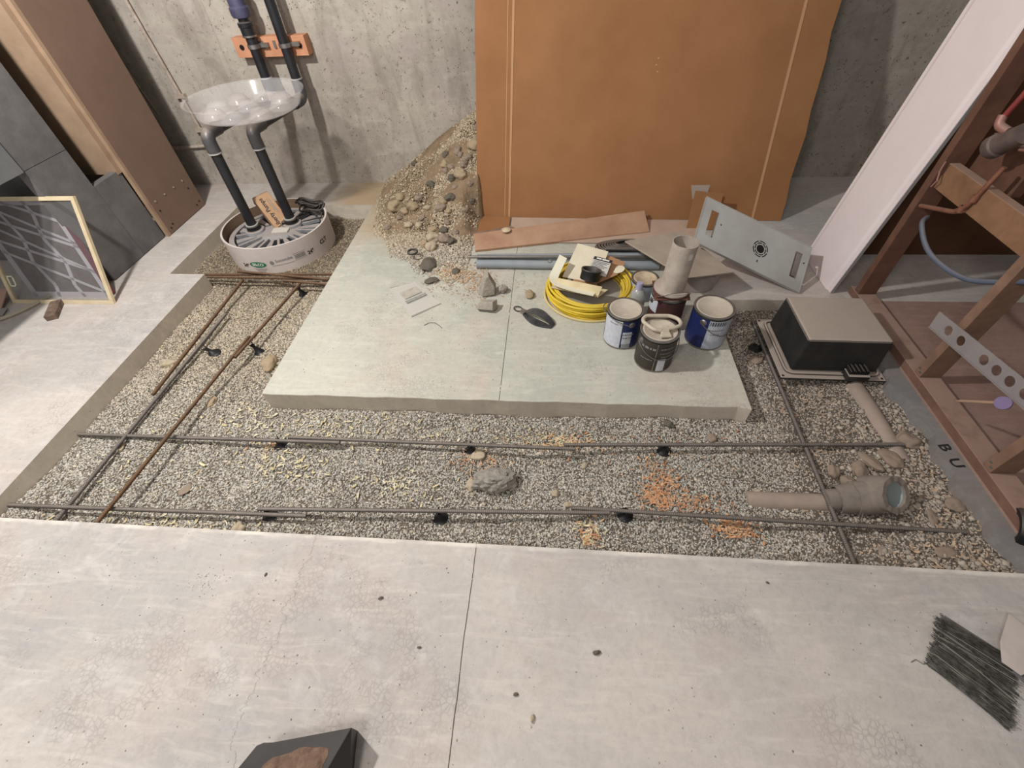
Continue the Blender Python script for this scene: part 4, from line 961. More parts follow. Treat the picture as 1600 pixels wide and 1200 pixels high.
M_bar = mat('label_panel', (178,184,196), .6, rgb2=(160,166,178), scale=50); M_dk = mat('charcoal_label', (52,46,40), .5, rgb2=(66,58,50), scale=12)
M_ora = mat('red_ink', (170,70,60), .7)
FA = -math.pi/2-.22    # side that faces the camera
can('blue and white paint can nearest the yellow cable coil', (.352,1.662,0), .083, .188,
    [(-math.pi,math.pi,.012,.172,M_navy,'label_wrap'),(FA-1.25,FA+.02,.012,.172,M_lw,'label_sheet'),(FA+.10,FA+.62,.012,.110,M_lw,'label_panel')], 1, bail=(FA+.55+math.pi*0,2.75,1),
    text=(('|||||||',.026,FA+.36,.028,M_print),(5,.013,FA+.36,.095,M_fade),(4,.013,FA+.36,.075,M_fade),(6,.009,FA-.5,.15,M_fade)))
tb = can('dark charcoal paint can at the front with a caulking handle lying on its lid', (.487,1.515,0), .084, .190,
    [(-math.pi,math.pi,.012,.174,M_dk,'label_wrap'),(FA+.20,FA+.62,.012,.085,M_lw,'label_sheet'),(FA+.02,FA+.06,.012,.174,M_tin,'label_bar')], 2, bail=(.35,-2.45,1),
    text=((4,.022,FA-.45,.14,M_fade),(7,.010,FA-.45,.075,M_fade),(7,.013,FA+.62,.145,M_fade),(9,.010,FA+.62,.12,M_fade),(7,.010,FA+.62,.10,M_fade)))
can('grey blue paint can with a clean round lid, right of the upright pipe', (.752,1.672,0), .089, .195,
    [(-math.pi,math.pi,.012,.178,M_navy,'label_wrap'),(FA-.15,FA+1.7,.012,.178,M_bar,'label_sheet'),(FA-.1,FA+.75,.150,.172,M_print,'label_header'),(FA-.05,FA+.6,.06,.145,M_lw,'label_panel')], 3, bail=(.9,-2.5,1),
    text=((7,.012,FA+.3,.160,M_fade),(8,.011,FA+.25,.125,M_fade),(6,.009,FA+.25,.10,M_fade)))
can('brown stained paint can under the upright white pipe', (.575,1.795,0), .083, .185,
    [(-math.pi,math.pi,.012,.170,mat('maroon_label',(84,52,48),.6,rgb2=(60,40,38),scale=20),'label_wrap'),(FA-1.6,FA-.6,.10,.170,M_lw,'label_sheet')], 4, bail=(.2,2.3,1))
can('small open paint can with cream lid behind the spray bottle', (.500,2.02,0), .070, .110,
    [(-math.pi,math.pi,.01,.095,M_bar,'label_wrap')], 5, lid_m=mat('cream_paint',(206,188,160),.5,rgb2=(170,150,126),scale=20))
# folded brown paper between can and pipe flange
mb = MB(); mb.plate([(.490,1.72,.190),(.655,1.725,.190),(.665,1.88,.191),(.50,1.875,.191)], .003); mb.plate([(.50,1.735,.1975),(.64,1.715,.1965),(.665,1.80,.197),(.52,1.83,.1975)], .003)
tag(mb.build('folded_paper', mat('brown_paper',(110,72,60),.85,rgb2=(90,58,50),scale=20), smooth=0), 'folded reddish brown paper on the stained can under the upright pipe', 'paper')
# upright pipe with flange
M_pvc = mat('dusty_white_pvc', (188,176,164), .55, rgb2=(156,144,134), scale=10, dust=.2)
pc = Vector((.578,1.795,.2035)); tl = Matrix.Rotation(.03,4,'Y')
t = thing('duct_pipe', 'upright dusty white plastic pipe with flange standing on the stained can', 'pipe', pc)
MB().lathe([(.049,.004),(.056,.004),(.056,.245),(.0525,.245),(.0525,.01)], pc, 44, M=tl).build('pipe_barrel', M_pvc, t, smooth=50)
MB().lathe([(.049,0),(.080,0),(.084,.003),(.084,.010),(.056,.012)], pc, 44).build('flange', M_pvc, t, smooth=50)
mb = MB(); vv = []
for i in range(7):
    a = FA+.45+.38*i/6
    for z_ in (.185,.215): vv.append(pc+Vector((.0570*math.cos(a)+.006,.0570*math.sin(a),z_)))
MB().add(vv, [(2*i,2*i+2,2*i+3,2*i+1) for i in range(6)]).build('sticker', mat('pale_sticker',(204,198,188),.6), t, smooth=0)
# handle lying on the charcoal can's lid
M_hd = mat('dusty_cream_plastic', (198,186,168), .55, rgb2=(176,164,146), scale=18)
hz = .200; hc = Vector((.487,1.515,hz))
t = thing('caulking_handle', 'dusty cream D shaped plastic handle lying on the charcoal can lid', 'handle', hc)
pts = [(-.002,-.022,0),(-.035,-.020,.004),(-.078,.035,.006),(-.060,.068,.008),(.050,.070,.008),(.085,.045,.008),(.088,.010,.006),(.060,-.005,.004),(.028,-.012,.0)]
MB().tube(round_path([hc+Vector(p) for p in pts], .02, 5), .0085, 10).build('grip', M_hd, t, smooth=60)
MB().box((-.002,-.030,-.008),(.032,.008,.006), Matrix.Translation(hc)).add([hc+Vector(p) for p in ((-.012,-.062,-.008),(.042,-.058,-.008),(.034,-.020,-.008),(-.004,-.022,-.008),(-.010,-.058,.0),(.038,-.054,.0),(.030,-.020,.004),(.0,-.022,.004))],[(3,2,1,0),(4,5,6,7),(0,1,5,4),(1,2,6,5),(2,3,7,6),(3,0,4,7)]).build('foot', M_hd, t, smooth=0, bevel=.003)
# spray bottle
bc = Vector((.440,1.855,0)); M_bot = bpy.data.materials.new('cloudy_bottle'); M_bot.use_nodes = True
_b = M_bot.node_tree.nodes['Principled BSDF']; _b.inputs['Base Color'].default_value = (.42,.42,.38,1); _b.inputs['Roughness'].default_value = .2; _b.inputs['Alpha'].default_value = .75
t = thing('plastic_bottle', 'cloudy plastic bottle with lavender cap between coil and cans', 'bottle', bc)
MB().lathe([(0,0),(.036,0),(.040,.006),(.040,.11),(.037,.13),(.026,.150),(.014,.160),(.013,.170)], bc, 28).build('bottle_body', M_bot, t)
MB().lathe([(0,.192),(.014,.192),(.016,.188),(.016,.163),(.018,.160)], bc, 20).build('cap', mat('lavender_plastic',(158,154,178),.5), t)
# square panel
M_pan = mat('dusty_square_panel', (176,164,148), .8, rgb2=(162,148,134), scale=6)
mb = MB(); P0 = [Vector(p) for p in ((.415,2.315,.150),(.675,1.915,.180),(.945,2.035,.135),(.760,2.470,.125))]
mb.plate(P0, .009, n=(0,0,1)); tag(mb.build('square_panel', M_pan, smooth=0, bevel=.002), 'dusty beige square panel propped behind the upright pipe', 'panel')
mb = MB(); mb.lathe([(0,0),(.085,0),(.10,.11),(.105,.112),(.098,.114),(.083,.004)], (.80,2.12,0), 28, sx=1.2)
tag(mb.build('plastic_tub', M_film, smooth=40), 'cloudy plastic tub under the beige square panel', 'tub')
# metal plate with vents
M_mp = mat('grey_metal_plate', (176,176,172), .45, rgb2=(160,158,152), scale=5, metal=.15, spec=.5)
A = Vector((.832,2.412,.354)); Bp = Vector((.768,2.228,.202)); Cp = Vector((1.319,2.035,.012)); Dp = A+Cp-Bp
ux = (Cp-Bp); LX = ux.length; uy = (A-Bp); uy = uy-ux.normalized()*uy.dot(ux.normalized()); LY = uy.length
sh = (A-Bp).dot(ux.normalized())
Mp = frame_M(Bp, ux, uy)
t = thing('fixture_plate', 'tilted grey metal fixture plate with round vent and two slots', 'metal plate', Bp)
def pl(x, y, z=0): return Mp @ Vector((x+sh*(y/LY), y, z))
def plate_rects(mb, rects, t_):
    for (x0,y0,x1,y1) in rects:
        p = [pl(x0,y0),pl(x1,y0),pl(x1,y1),pl(x0,y1)]; mb.plate(p, t_, n=(Mp @ Vector((0,0,1)))-(Mp @ Vector((0,0,0))))
mb = MB(); s0, s1 = .045, .088; s2_, s3_ = LX-.075, LX-.036; ya, yb = .055, LY-.05
plate_rects(mb, [(0,0,s0,LY),(s0,0,s1,ya),(s0,yb,s1,LY),(s1,0,s2_,LY),(s2_,0,s3_,ya),(s2_,yb,s3_,LY),(s3_,0,LX,LY)], .003)
plate_o = mb.build('face', M_mp, t, smooth=0)
mb = MB()
for (x0,y0,x1,y1) in ((-.003,-.003,LX+.003,.0),(-.003,LY,LX+.003,LY+.003),(-.003,0,0,LY),(LX,0,LX+.003,LY)):
    p = [pl(x0,y0,.002),pl(x1,y0,.002),pl(x1,y1,.002),pl(x0,y1,.002)]; mb.plate(p, .022, n=(Mp @ Vector((0,0,1)))-(Mp @ Vector((0,0,0))))
mb.build('folded_rim', M_mp, t, smooth=0)
cx_, cy_ = LX*.575, LY*.48; mb = MB()
def ringseg(mb, r0, r1, a0, a1, n=8):
    vv = []
    for i in range(n+1):
        a = a0+(a1-a0)*i/n
        for r_ in (r0,r1): vv.append(pl(cx_+r_*math.cos(a), cy_+r_*math.sin(a), .0008))
    mb.add(vv, [(2*i,2*i+1,2*i+3,2*i+2) for i in range(n)])
for ro_, k_, ph_ in ((.042,6,0),(.032,6,.5)):
    for i in range(k_): ringseg(mb, ro_-.005, ro_, ph_+2*math.pi*i/k_, ph_+2*math.pi*(i+.82)/k_)
mb.add([pl(cx_,cy_,.0008)]+[pl(cx_+.021*math.cos(2*math.pi*i/24), cy_+.021*math.sin(2*math.pi*i/24), .0008) for i in range(24)], [(0,i+1,(i+1)%24+1) for i in range(24)])
mb.add([pl(cx_-.002,cy_-.072,.0008),pl(cx_+.004,cy_-.072,.0008),pl(cx_+.004,cy_-.060,.0008),pl(cx_-.002,cy_-.060,.0008)],[(0,1,2,3)])
for x_, y_ in ((.115,.14),(s3_+.018,.15)):
    mb.add([pl(x_+.004*math.cos(2*math.pi*i/10), y_+.004*math.sin(2*math.pi*i/10), .0008) for i in range(10)], [tuple(range(10))])
tag(mb.build('vent_slots', M_hole, t, smooth=0), 'dark round vent openings', kind='stuff')
mb = MB()
for x0 in (s1-.004, s2_+.010):
    p = [pl(x0,ya+.01,-.004),pl(x0+.022,ya+.01,-.004),pl(x0+.022,yb-.008,-.004),pl(x0,yb-.008,-.004)]; mb.plate(p, .012, n=(Mp @ Vector((0,0,1)))-(Mp @ Vector((0,0,0))))
mb.build('slot_bracket', M_steel, t, smooth=0)

# ================================================================== right side: leaning board and framing
M_wb = mat('white_painted_board', (226,216,216), .45, rgb2=(220,206,208), scale=3, spec=.5)
M_wbe = mat('grey_board_edge', (150,146,144), .5)
bl = Vector((.125,-.01,1.14)); sb = 1.75   # direction of the board's long side
def wbp(s, y, off=0.): 
    n_ = Vector((-1,0,.11)).normalized()
    return Vector((1.482,0,.001))+bl*s+Vector((0,y,0))+n_*off
t = thing('white_board', 'tall white slab door piece with grey edge leaning against the stud wall', 'board', (1.485,2.22,0))
mb = MB(); mb.add([wbp(0,2.045),wbp(0,2.405),wbp(sb,2.405),wbp(sb,2.045),wbp(0,2.045,-.020),wbp(0,2.405,-.020),wbp(sb,2.405,-.020),wbp(sb,2.045,-.020)],
    [(3,2,1,0),(4,5,6,7),(0,1,5,4),(1,2,6,5),(2,3,7,6),(3,0,4,7)]); mb.build('board_core', M_wb, t, smooth=0, bevel=.002)
mb = MB(); mb.add([wbp(0,2.085,.006),wbp(0,2.365,.006),wbp(sb,2.365,.006),wbp(sb,2.085,.006),wbp(0,2.070,.0),wbp(0,2.385,.0),wbp(sb,2.385,.0),wbp(sb,2.070,.0)],
    [(3,2,1,0),(0,1,5,4),(1,2,6,5),(2,3,7,6),(3,0,4,7)]); mb.build('raised_centre', M_wb, t, smooth=0)
mb = MB(); mb.add([wbp(.0,2.043,-.003),wbp(sb,2.043,-.003),wbp(sb,2.043,-.018),wbp(.0,2.043,-.018),wbp(0,2.046,-.003),wbp(sb,2.046,-.003),wbp(sb,2.046,-.018),wbp(0,2.046,-.018)],
    [(3,2,1,0),(4,5,6,7),(0,1,5,4),(1,2,6,5),(2,3,7,6),(3,0,4,7)]); mb.build('edge_band', M_wbe, t, smooth=0)['label'] = 'grey edge band'

def wood(name, a, b, sc=9): return mat(name, a, .85, rgb2=b, scale=sc, bump=.25, bscale=40, dust=.75, dust_rgb=(168,140,126))
M_sill = wood('dusty_sill_wood', (128,96,82), (104,76,64)); M_stud = wood('brown_stud', (112,78,62), (88,60,48)); M_nog = wood('orange_blocking', (140,104,78), (116,84,60)); M_std2 = wood('light_stud', (138,108,90), (112,86,70))
tag(MB().box((1.578,-.9,.0),(1.668,2.06,.038)).build('sill_plate', M_sill, smooth=0, bevel=.002), 'long dusty wooden sill plate along the right edge of the trench', 'sill plate')
for (y0, lb, m_) in ((1.985,'tall brown stud beside the leaning white board',M_stud),(1.400,'lighter wooden stud, second from the leaning white board',M_std2),(.935,'wooden stud nearest the camera at the right edge',M_std2)):
    t = thing('wall_stud', lb, 'stud', (1.623,y0+.02,.038))
    MB().box((1.580,y0,.039),(1.666,y0+.038,2.4)).build('post', m_, t, smooth=0, bevel=.002)
    mb = MB()
    for k in range(2): mb = MB(); mb.lathe([(0,.003),(.004,.003),(.005,0)], (1.579,y0+.012+.014*k,.06+.012*k), 8, M=Matrix.Rotation(-math.pi/2,4,'Y')); mb.build('nail_head', M_steel, t)
t = thing('wood_blocking', 'orange brown wood block nailed between the two studs', 'blocking', (1.62,1.7,.58))
MB().box((1.600,1.440,.590),(1.640,1.983,.690)).build('block', M_nog, t, smooth=0, bevel=.002)
t = thing('wood_blocking', 'short dark wood block above the orange one behind the copper pipe', 'blocking', (1.75,1.8,.78))
MB().box((1.69,1.74,.66),(1.73,1.985,.80)).build('block', M_stud, t, smooth=0, bevel=.002)
# rooms beyond the framing
M_ply = mat('brown_sheathing', (98,66,44), .85, rgb2=(80,54,36), scale=4)
tag(MB().box((1.672,2.42,0),(3.2,2.45,2.4)).build('wall_right', M_ply, origin=(0,0,0), smooth=0), 'brown wooden sheathing beyond the stud wall', kind='structure')
tag(MB().box((3.05,-1.2,0),(3.2,2.42,2.4)).build('wall_right', M_ply, origin=(0,0,0), smooth=0), 'dark far wall beyond the stud wall', kind='structure')
# copper supply and valve
M_cu = mat('dusty_copper', (158,110,90), .45, metal=.5, rgb2=(126,84,66), scale=20, dust=.4)
t = thing('copper_pipe', 'dusty copper pipe with elbow crossing the orange wood block', 'pipe', (1.59,1.96,.51))
MB().tube(round_path([(1.590,1.975,.515),(1.590,1.80,.575),(1.592,1.765,.60)], .03), .009, 12).build('lower_run', M_cu, t)
MB().tube(round_path([(1.585,1.79,.585),(1.588,1.765,.61),(1.592,1.752,.68),(1.60,1.745,.77)], .03), .009, 12).build('riser', M_cu, t)
for p in ((1.588,1.775,.60),(1.590,1.757,.65)): MB().lathe([(.009,-.012),(.013,-.012),(.013,.012),(.009,.012)], p, 14).build('solder_joint', M_cu, t)
t = thing('water_meter', 'grey round valve body with pale glass face beside the brown stud', 'valve', (1.60,1.8,.80))
Mv = Matrix.Translation((1.585,1.835,.800)) @ Matrix.Rotation(-.35,4,'X') @ Matrix.Rotation(math.radians(68),4,'X') 
mb = MB(); mb.lathe([(0,.0),(.036,.0),(.040,.006),(.040,.03),(.034,.034),(.034,.12),(0,.12)], (0,0,0), 28)
mb.v = [Mv @ p for p in mb.v]; mb.build('valve_body', mat('grey_cast_metal',(118,104,100),.5,metal=.4,rgb2=(96,84,80),scale=20,dust=.3), t)
mb = MB(); mb.lathe([(0,-.004),(.030,-.003),(.033,.0)], (0,0,0), 28); mb.v = [Mv @ p for p in mb.v]; mb.build('face_glass', mat('meter_face',(128,138,142),.2,spec=.8), t)
mb = MB(); mb.tube([(1.60,1.74,.83),(1.63,1.62,.86),(1.66,1.50,.90)], .005, 8); mb.build('valve_lead', M_cu, t)
t = thing('hot_water_pipe', 'red painted pipe ending in a dusty elbow above the valve', 'pipe', (1.62,1.88,.87))
MB().tube([(1.615,1.905,.875),(1.625,1.895,.97),(1.64,1.88,1.15),(1.66,1.86,2.2)], .010, 12).build('pipe', mat('faded_red_pipe',(140,58,56),.5,rgb2=(112,44,42),scale=14), t)
MB().tube(round_path([(1.615,1.91,.885),(1.612,1.90,.855),(1.622,1.855,.848)], .02), .015, 12).build('elbow', mat('pinkish_brass',(160,116,106),.5,metal=.3,dust=.4), t)
mb = MB(); mb.tube(round_path([(1.662,1.99,.455),(1.60,1.93,.463),(1.60,1.82,.40),(1.602,1.69,.395),(1.605,1.56,.42),(1.61,1.47,.475),(1.615,1.30,.60)], .08, 6), .010, 12)
tag(mb.build('blue_tubing', mat('blue_grey_tube',(92,102,122),.45,rgb2=(80,88,104),scale=8,dust=.3), smooth=60), 'blue grey plastic tube drooping from a hole in the brown stud', 'tubing')
tag(MB().tube([(1.578,1.97,.60),(1.574,1.955,.63),(1.577,1.975,.66),(1.571,1.97,.70)], .003, 6).build('string_scrap', mat('pinkish_string',(160,118,110),.8)), 'short twisted wire scrap on the front of the brown stud', 'wire')
# perforated clear strip fixed across the studs, with marker
E1 = Vector((1.562,1.512,.228)); E2 = Vector((1.562,.98,.300)); u_ = (E2-E1).normalized(); SL = (E2-E1).length
Ms = frame_M(E1, u_, (0,.10,1)); 
t = thing('perforated_strip', 'cloudy clear plastic strip with round holes fixed across the studs', 'plastic strip', E1)
M_st2 = bpy.data.materials.new('cloudy_strip'); M_st2.use_nodes = True
_b = M_st2.node_tree.nodes['Principled BSDF']; _b.inputs['Base Color'].default_value = (.36,.33,.33,1); _b.inputs['Roughness'].default_value = .35; _b.inputs['Alpha'].default_value = .62
holes = [.085,.155,.275,.335,.395,.46]; hr = .019; Wd = .072; mb = MB(); x = 0
# outline the strip as quads around square cells, each with a round hole
cells = [(h-.027,h+.027) for h in holes]; cur = 0
for (a, b), h in zip(cells, holes):
    if a > cur: mb.add([Ms @ Vector(p) for p in ((cur,0,0),(a,0,0),(a,Wd,0),(cur,Wd,0))], [(0,1,2,3)])
    N_ = 24; out_, in_ = [], []
    for i in range(N_):
        an = 2*math.pi*(i+.5)/N_; dx, dy = math.cos(an), math.sin(an); k = min(.027/max(abs(dx),1e-6), Wd/2/max(abs(dy),1e-6))
        out_.append(Ms @ Vector((h+dx*k, Wd/2+dy*k, 0))); in_.append(Ms @ Vector((h+dx*hr, Wd/2+dy*hr, 0)))
    mb.add(out_+in_, [(i,(i+1)%N_,N_+(i+1)%N_,N_+i) for i in range(N_)])
    cur = b
mb.add([Ms @ Vector(p) for p in ((cur,0,0),(SL,0,0),(SL,Wd,0),(cur,Wd,0))], [(0,1,2,3)])
o = mb.build('strip', M_st2, t, smooth=0); sd_ = o.modifiers.new('thick','SOLIDIFY'); sd_.thickness = .003
mb = MB(); mb.box((.0,-.002,-.003),(SL,.002,.004), Ms); mb.build('lower_edge_rib', M_st2, t, smooth=0)
t = thing('carpenter_pencil', 'pale pencil pointing left from a purple cap on the clear strip', 'pencil', (1.555,1.19,.12))
p0, p1 = Vector((1.548,1.19,.135)), Vector((1.542,1.075,.262))
MB().tube([p0, p0.lerp(p1,.12), p1], [.0015,.0055,.0055], 10).build('shaft', mat('pale_wood_stick',(176,144,122),.7), t)
mb = MB(); q = (p1-p0).normalized().to_track_quat('Z','Y').to_matrix().to_4x4(); mb.lathe([(0,.0),(.020,.0),(.022,.004),(.022,.012),(0,.012)], (0,0,0), 24)
Mq = Matrix.Translation(p1+Vector((-.004,-.012,.012))) @ Vector((-1,-.3,.6)).normalized().to_track_quat('Z','Y').to_matrix().to_4x4(); mb.v = [Mq @ p for p in mb.v]
mb.build('purple_cap', mat('purple_plastic',(92,66,122),.45,rgb2=(76,54,104),scale=20,dust=.2), t)

# ------------------------------------------------------------------ upturned black box with flange
M_bb = mat('black_box_plastic', (30,31,33), .5, rgb2=(48,46,44), scale=8, dust=1., dust_rgb=(170,156,145), bump=.1, bscale=50, patchy=.95)
B0 = Vector((1.30,1.66,-.03)); Mb = Matrix.Translation((1.296,1.652,0)) @ Matrix.Rotation(-.015,4,'Z')
t = thing('shower_drain_box', 'upturned black plastic box with dusty top and ribbed flange at the right of the trench', 'plastic box', B0)
def taper(mb, x0,y0,x1,y1,z0, X0,Y0,X1,Y1,z1, M):
    vv = [(x0,y0,z0),(x1,y0,z0),(x1,y1,z0),(x0,y1,z0),(X0,Y0,z1),(X1,Y0,z1),(X1,Y1,z1),(X0,Y1,z1)]
    mb.add([M @ Vector(p) for p in vv], [(3,2,1,0),(4,5,6,7),(0,1,5,4),(1,2,6,5),(2,3,7,6),(3,0,4,7)])
mb = MB(); taper(mb, -.185,-.165,.185,.165,-.025, -.170,-.148,.176,.160,.150, Mb); mb.build('box_body', M_bb, t, smooth=0, bevel=.010)
mb = MB(); mb.box((-.235,-.208,-.040),(.215,.205,-.030), Mb); mb.build('flange', M_bb, t, smooth=0, bevel=.003)
for rr_, nm in (((-.205,-.182,.195,.182),'flange_rib'),):
    x0,y0,x1,y1 = rr_; path = round_path([Mb @ Vector(p) for p in ((x0,0,-.026),(x0,y0,-.026),(x1,y0,-.026),(x1,y1,-.026),(x0,y1,-.026),(x0,.001,-.026))], .035, 5)
    MB().tube(path[:-1], .006, 8, closed=True).build(nm, M_bb, t)
for hx, hy in ((-.222,-.195),(.200,-.195),(-.222,.190)): MB().lathe([(0,-.0295),(.006,-.0295),(.006,-.031)], Mb @ Vector((hx,hy,0)), 10).build('screw_hole', M_hole, t)
mb = MB(); mb.box((.035,-.222,-.026),(.125,-.170,.004), Mb); mb.build('outlet_block', M_bb, t, smooth=0, bevel=.002)
mb = MB()
for i in range(9): mb.box((.040+.0092*i,-.210,.004),(.0445+.0092*i,-.165,.022+.006*(i%2)), Mb)
mb.build('outlet_combs', M_blk, t, smooth=0)
# white drain leaving towards the camera, half buried
M_bp = mat('buried_pipe_dusty', (166,148,136), .8, rgb2=(146,130,118), scale=8)
mb = MB(); mb.tube([(1.385,1.44,-.075),(1.395,1.30,-.078),(1.41,1.05,-.095)], .040, 24)
tag(mb.build('buried_pipe', M_bp, smooth=50), 'dusty plastic pipe running half buried from the black box towards the camera', 'pipe')
tag(MB().cyl((.78,.872,-.124),(1.06,.860,-.098),.036,22).build('buried_pipe', M_bp, smooth=50), 'dusty pipe barely showing in the gravel left of the broken drain pipe', 'pipe')
tag(MB().tube([(1.15,.67,-.10),(1.24,.668,-.098)],.036,22).build('buried_pipe', M_bp, smooth=50), 'short pipe end barely showing near the front right corner of the trench', 'pipe')
# broken drain pipe: collar layers and mouth
M_bd = mat('dusty_clay_pipe', (142,130,120), .8, rgb2=(112,104,98), scale=14, bump=.3, bscale=60)
PB = Vector((1.05,.862,-.075)); dr = Vector((1,.03,.22)).normalized()
t = thing('drain_pipe', 'broken grey drain pipe stub with layered collar and open mouth in the gravel', 'pipe', (1.18,.86,-.1))
MB().tube([PB, PB+dr*.05], .040, 26).build('inner_pipe', M_bd, t)
def shell(mb, c0, c1, r0, r1, th, a0, a1, n=34, jag=.0, seed=1):
    d = (c1-c0).normalized(); u = d.cross(Vector((0,0,1))).normalized(); w_ = u.cross(d)
    rj = random.Random(seed); vv = []
    for i in range(n+1):
        a = a0+(a1-a0)*i/n; e = u*math.cos(a)+w_*math.sin(a); j = rj.uniform(-jag,jag)
        vv += [c0+e*r0+d*rj.uniform(-jag*.5,jag*.5), c1+e*r1+d*j, c1+e*(r1-th)+d*j, c0+e*(r0-th)]
    ff = []
    for i in range(n):
        a = 4*i; b = a+4; ff += [(a,a+1,b+1,b),(a+1,a+2,b+2,b+1),(a+2,a+3,b+3,b+2),(a+3,a,b,b+3)]
    ff += [(0,3,2,1),(4*n,4*n+1,4*n+2,4*n+3)]; mb.add(vv, ff)
mb = MB(); shell(mb, PB+dr*.035, PB+dr*.105, .052, .055, .006, -.35, math.pi+.45, jag=.004, seed=2); mb.build('first_collar', M_bd, t, smooth=40)
mb = MB(); shell(mb, PB+dr*.090, PB+dr*.165, .060, .062, .007, -.45, math.pi+.35, jag=.004, seed=3); mb.build('second_collar', M_bd, t, smooth=40)
# mouth piece turned towards the camera and up
c0 = Vector((1.200,.900,-.060)); dm_ = Vector((.34,-.55,.76)).normalized()
mb = MB(); shell(mb, c0, c0+dm_*.105, .058, .066, .019, 0, 2*math.pi, n=44, jag=.0018, seed=5); mb.build('mouth_ring', M_bd, t, smooth=40)
mb = MB(); shell(mb, c0+dm_*.01, c0+dm_*.096, .040, .0475, .003, 0, 2*math.pi, n=40, jag=.001, seed=6); mb.build('liner', mat('glossy_grey_liner',(160,168,166),.15,spec=.8), t)
tag(MB().tube([(1.145,.815,-.035),(1.147,.80,-.06),(1.142,.785,-.072)],.002,6).build('wire_scrap', M_steel), 'tiny white wire end sticking out under the broken drain pipe', 'wire')
# dark rubber piece at the right edge
t = thing('rubber_coupling', 'black rubber coupling at the right frame edge at the end of the footing strip', 'coupling', (1.60,.73,-.03))
mb = MB(); mb.lathe([(.040,0),(.058,0),(.062,.01),(.062,.07),(.056,.08),(.040,.08)], (0,0,0), 30); Mr = Matrix.Translation((1.575,.755,.005)) @ Matrix.Rotation(math.radians(72),4,'Y') @ Matrix.Rotation(.4,4,'X'); mb.v = [Mr @ p for p in mb.v]
mb.build('sleeve', M_blk, t)
mb = MB(); mb.lathe([(.062,.030),(.065,.030),(.065,.040),(.062,.040)], (0,0,0), 30); mb.v = [Mr @ p for p in mb.v]; mb.build('clamp', M_steel, t)

# ------------------------------------------------------------------ small things on the slab
# webbing handle with ring
M_web = mat('charcoal_rubber', (86,86,88), .5, rgb2=(48,48,50), scale=12)
hc = Vector((-.075,1.795,0)); Mh = Matrix.Translation(hc) @ Matrix.Rotation(-.62,4,'Z')
t = thing('pull_handle', 'charcoal rubber loop handle with small metal ring on the slab island', 'handle', hc)
mb = MB(); vv = []; n = 18
for i in range(n+1):
    u = i/n; x_ = -.075+.185*u; z_ = .004+.042*math.sin(math.pi*u)**.8; w_ = .013+.010*math.sin(math.pi*u)
    for (dy, dz) in ((-w_,0),(w_,0),(w_,.006),(-w_,.006)): vv.append(Mh @ Vector((x_,.012+dy,z_+dz)))
ff = [(0,3,2,1)]+[(4*n,4*n+1,4*n+2,4*n+3)]
for i in range(n):
    a = 4*i; b = a+4
    for k in range(4): ff.append((a+k,a+(k+1)%4,b+(k+1)%4,b+k))
MB().add(vv, ff).build('arched_strap', M_web, t, smooth=40)
vv = [];
for i in range(n+1):
    u = i/n; x_ = -.075+.185*u; w_ = .010+.030*math.sin(math.pi*u)
    for (y_, z_) in ((.0-w_,.001),(.006,.001),(.006,.006),(.0-w_,.006)): vv.append(Mh @ Vector((x_,y_,z_)))
MB().add(vv, ff).build('base_strap', M_web, t, smooth=40)
MB().box((-.10,-.008,.004),(-.072,.026,.012), Mh).build('clasp', M_steel, t, smooth=0, bevel=.002)
MB().tube([Mh @ Vector((-.122+.024*math.cos(a),.009+.018*math.sin(a),.008)) for a in [2*math.pi*i/24 for i in range(24)]], .003, 8, closed=True).build('ring', mat('dark_steel',(90,88,86),.3,metal=.9), t)
tag(MB().tube([(-.842+.028*math.cos(a),2.345+.028*math.sin(a),.062) for a in [2*math.pi*i/28 for i in range(28)]], .007, 10, closed=True).build('rubber_ring', M_blk, smooth=60), 'black rubber ring lying on the foot of the dirt heap', 'ring')
# clear packet
M_pk = bpy.data.materials.new('clear_packet'); M_pk.use_nodes = True
_b = M_pk.node_tree.nodes['Principled BSDF']; _b.inputs['Base Color'].default_value = (.74,.71,.65,1); _b.inputs['Roughness'].default_value = .25; _b.inputs['Alpha'].default_value = .5; _b.inputs['Specular IOR Level'].default_value = .8
P4 = [Vector(p) for p in ((-.735,1.800,.001),(-.600,1.915,.001),(-.790,2.110,.001),(-.925,2.045,.001))]
t = thing('plastic_packet', 'flat clear plastic packet lying on the slab island near the wood shavings', 'plastic packet', (-.76,1.95,0))
mb = MB(); mb.plate([p+Vector((0,0,.006)) for p in P4], .005, n=(0,0,1)); mb.build('packet_film', M_pk, t, smooth=0, bevel=.0015)
path = [p+Vector((0,0,.007)) for p in P4]; MB().tube(path, .0022, 6, closed=True).build('sealed_rim', M_pk, t)
c_ = sum(P4, Vector())/4; Mk = frame_M(c_+Vector((.02,-.01,.0085)), P4[1]-P4[0], P4[3]-P4[0])
MB().box((-.065,-.012,0),(.06,.012,.0012), Mk).build('grey_strip', mat('grey_strip',(130,130,124),.6,rgb2=(160,160,150),scale=40), t, smooth=0)
MB().box((-.055,.03,0),(.05,.10,.001), Mk).build('card_insert', mat('pale_insert',(186,178,164),.7,rgb2=(160,154,142),scale=30), t, smooth=0)
tag(MB().tube([(-.655,1.735,.002),(-.63,1.755,.003),(-.60,1.755,.003),(-.575,1.735,.003),(-.555,1.715,.002)], .0012, 6).build('wire_scrap', M_hole), 'thin curved dark wire scrap in front of the plastic packet', 'wire')

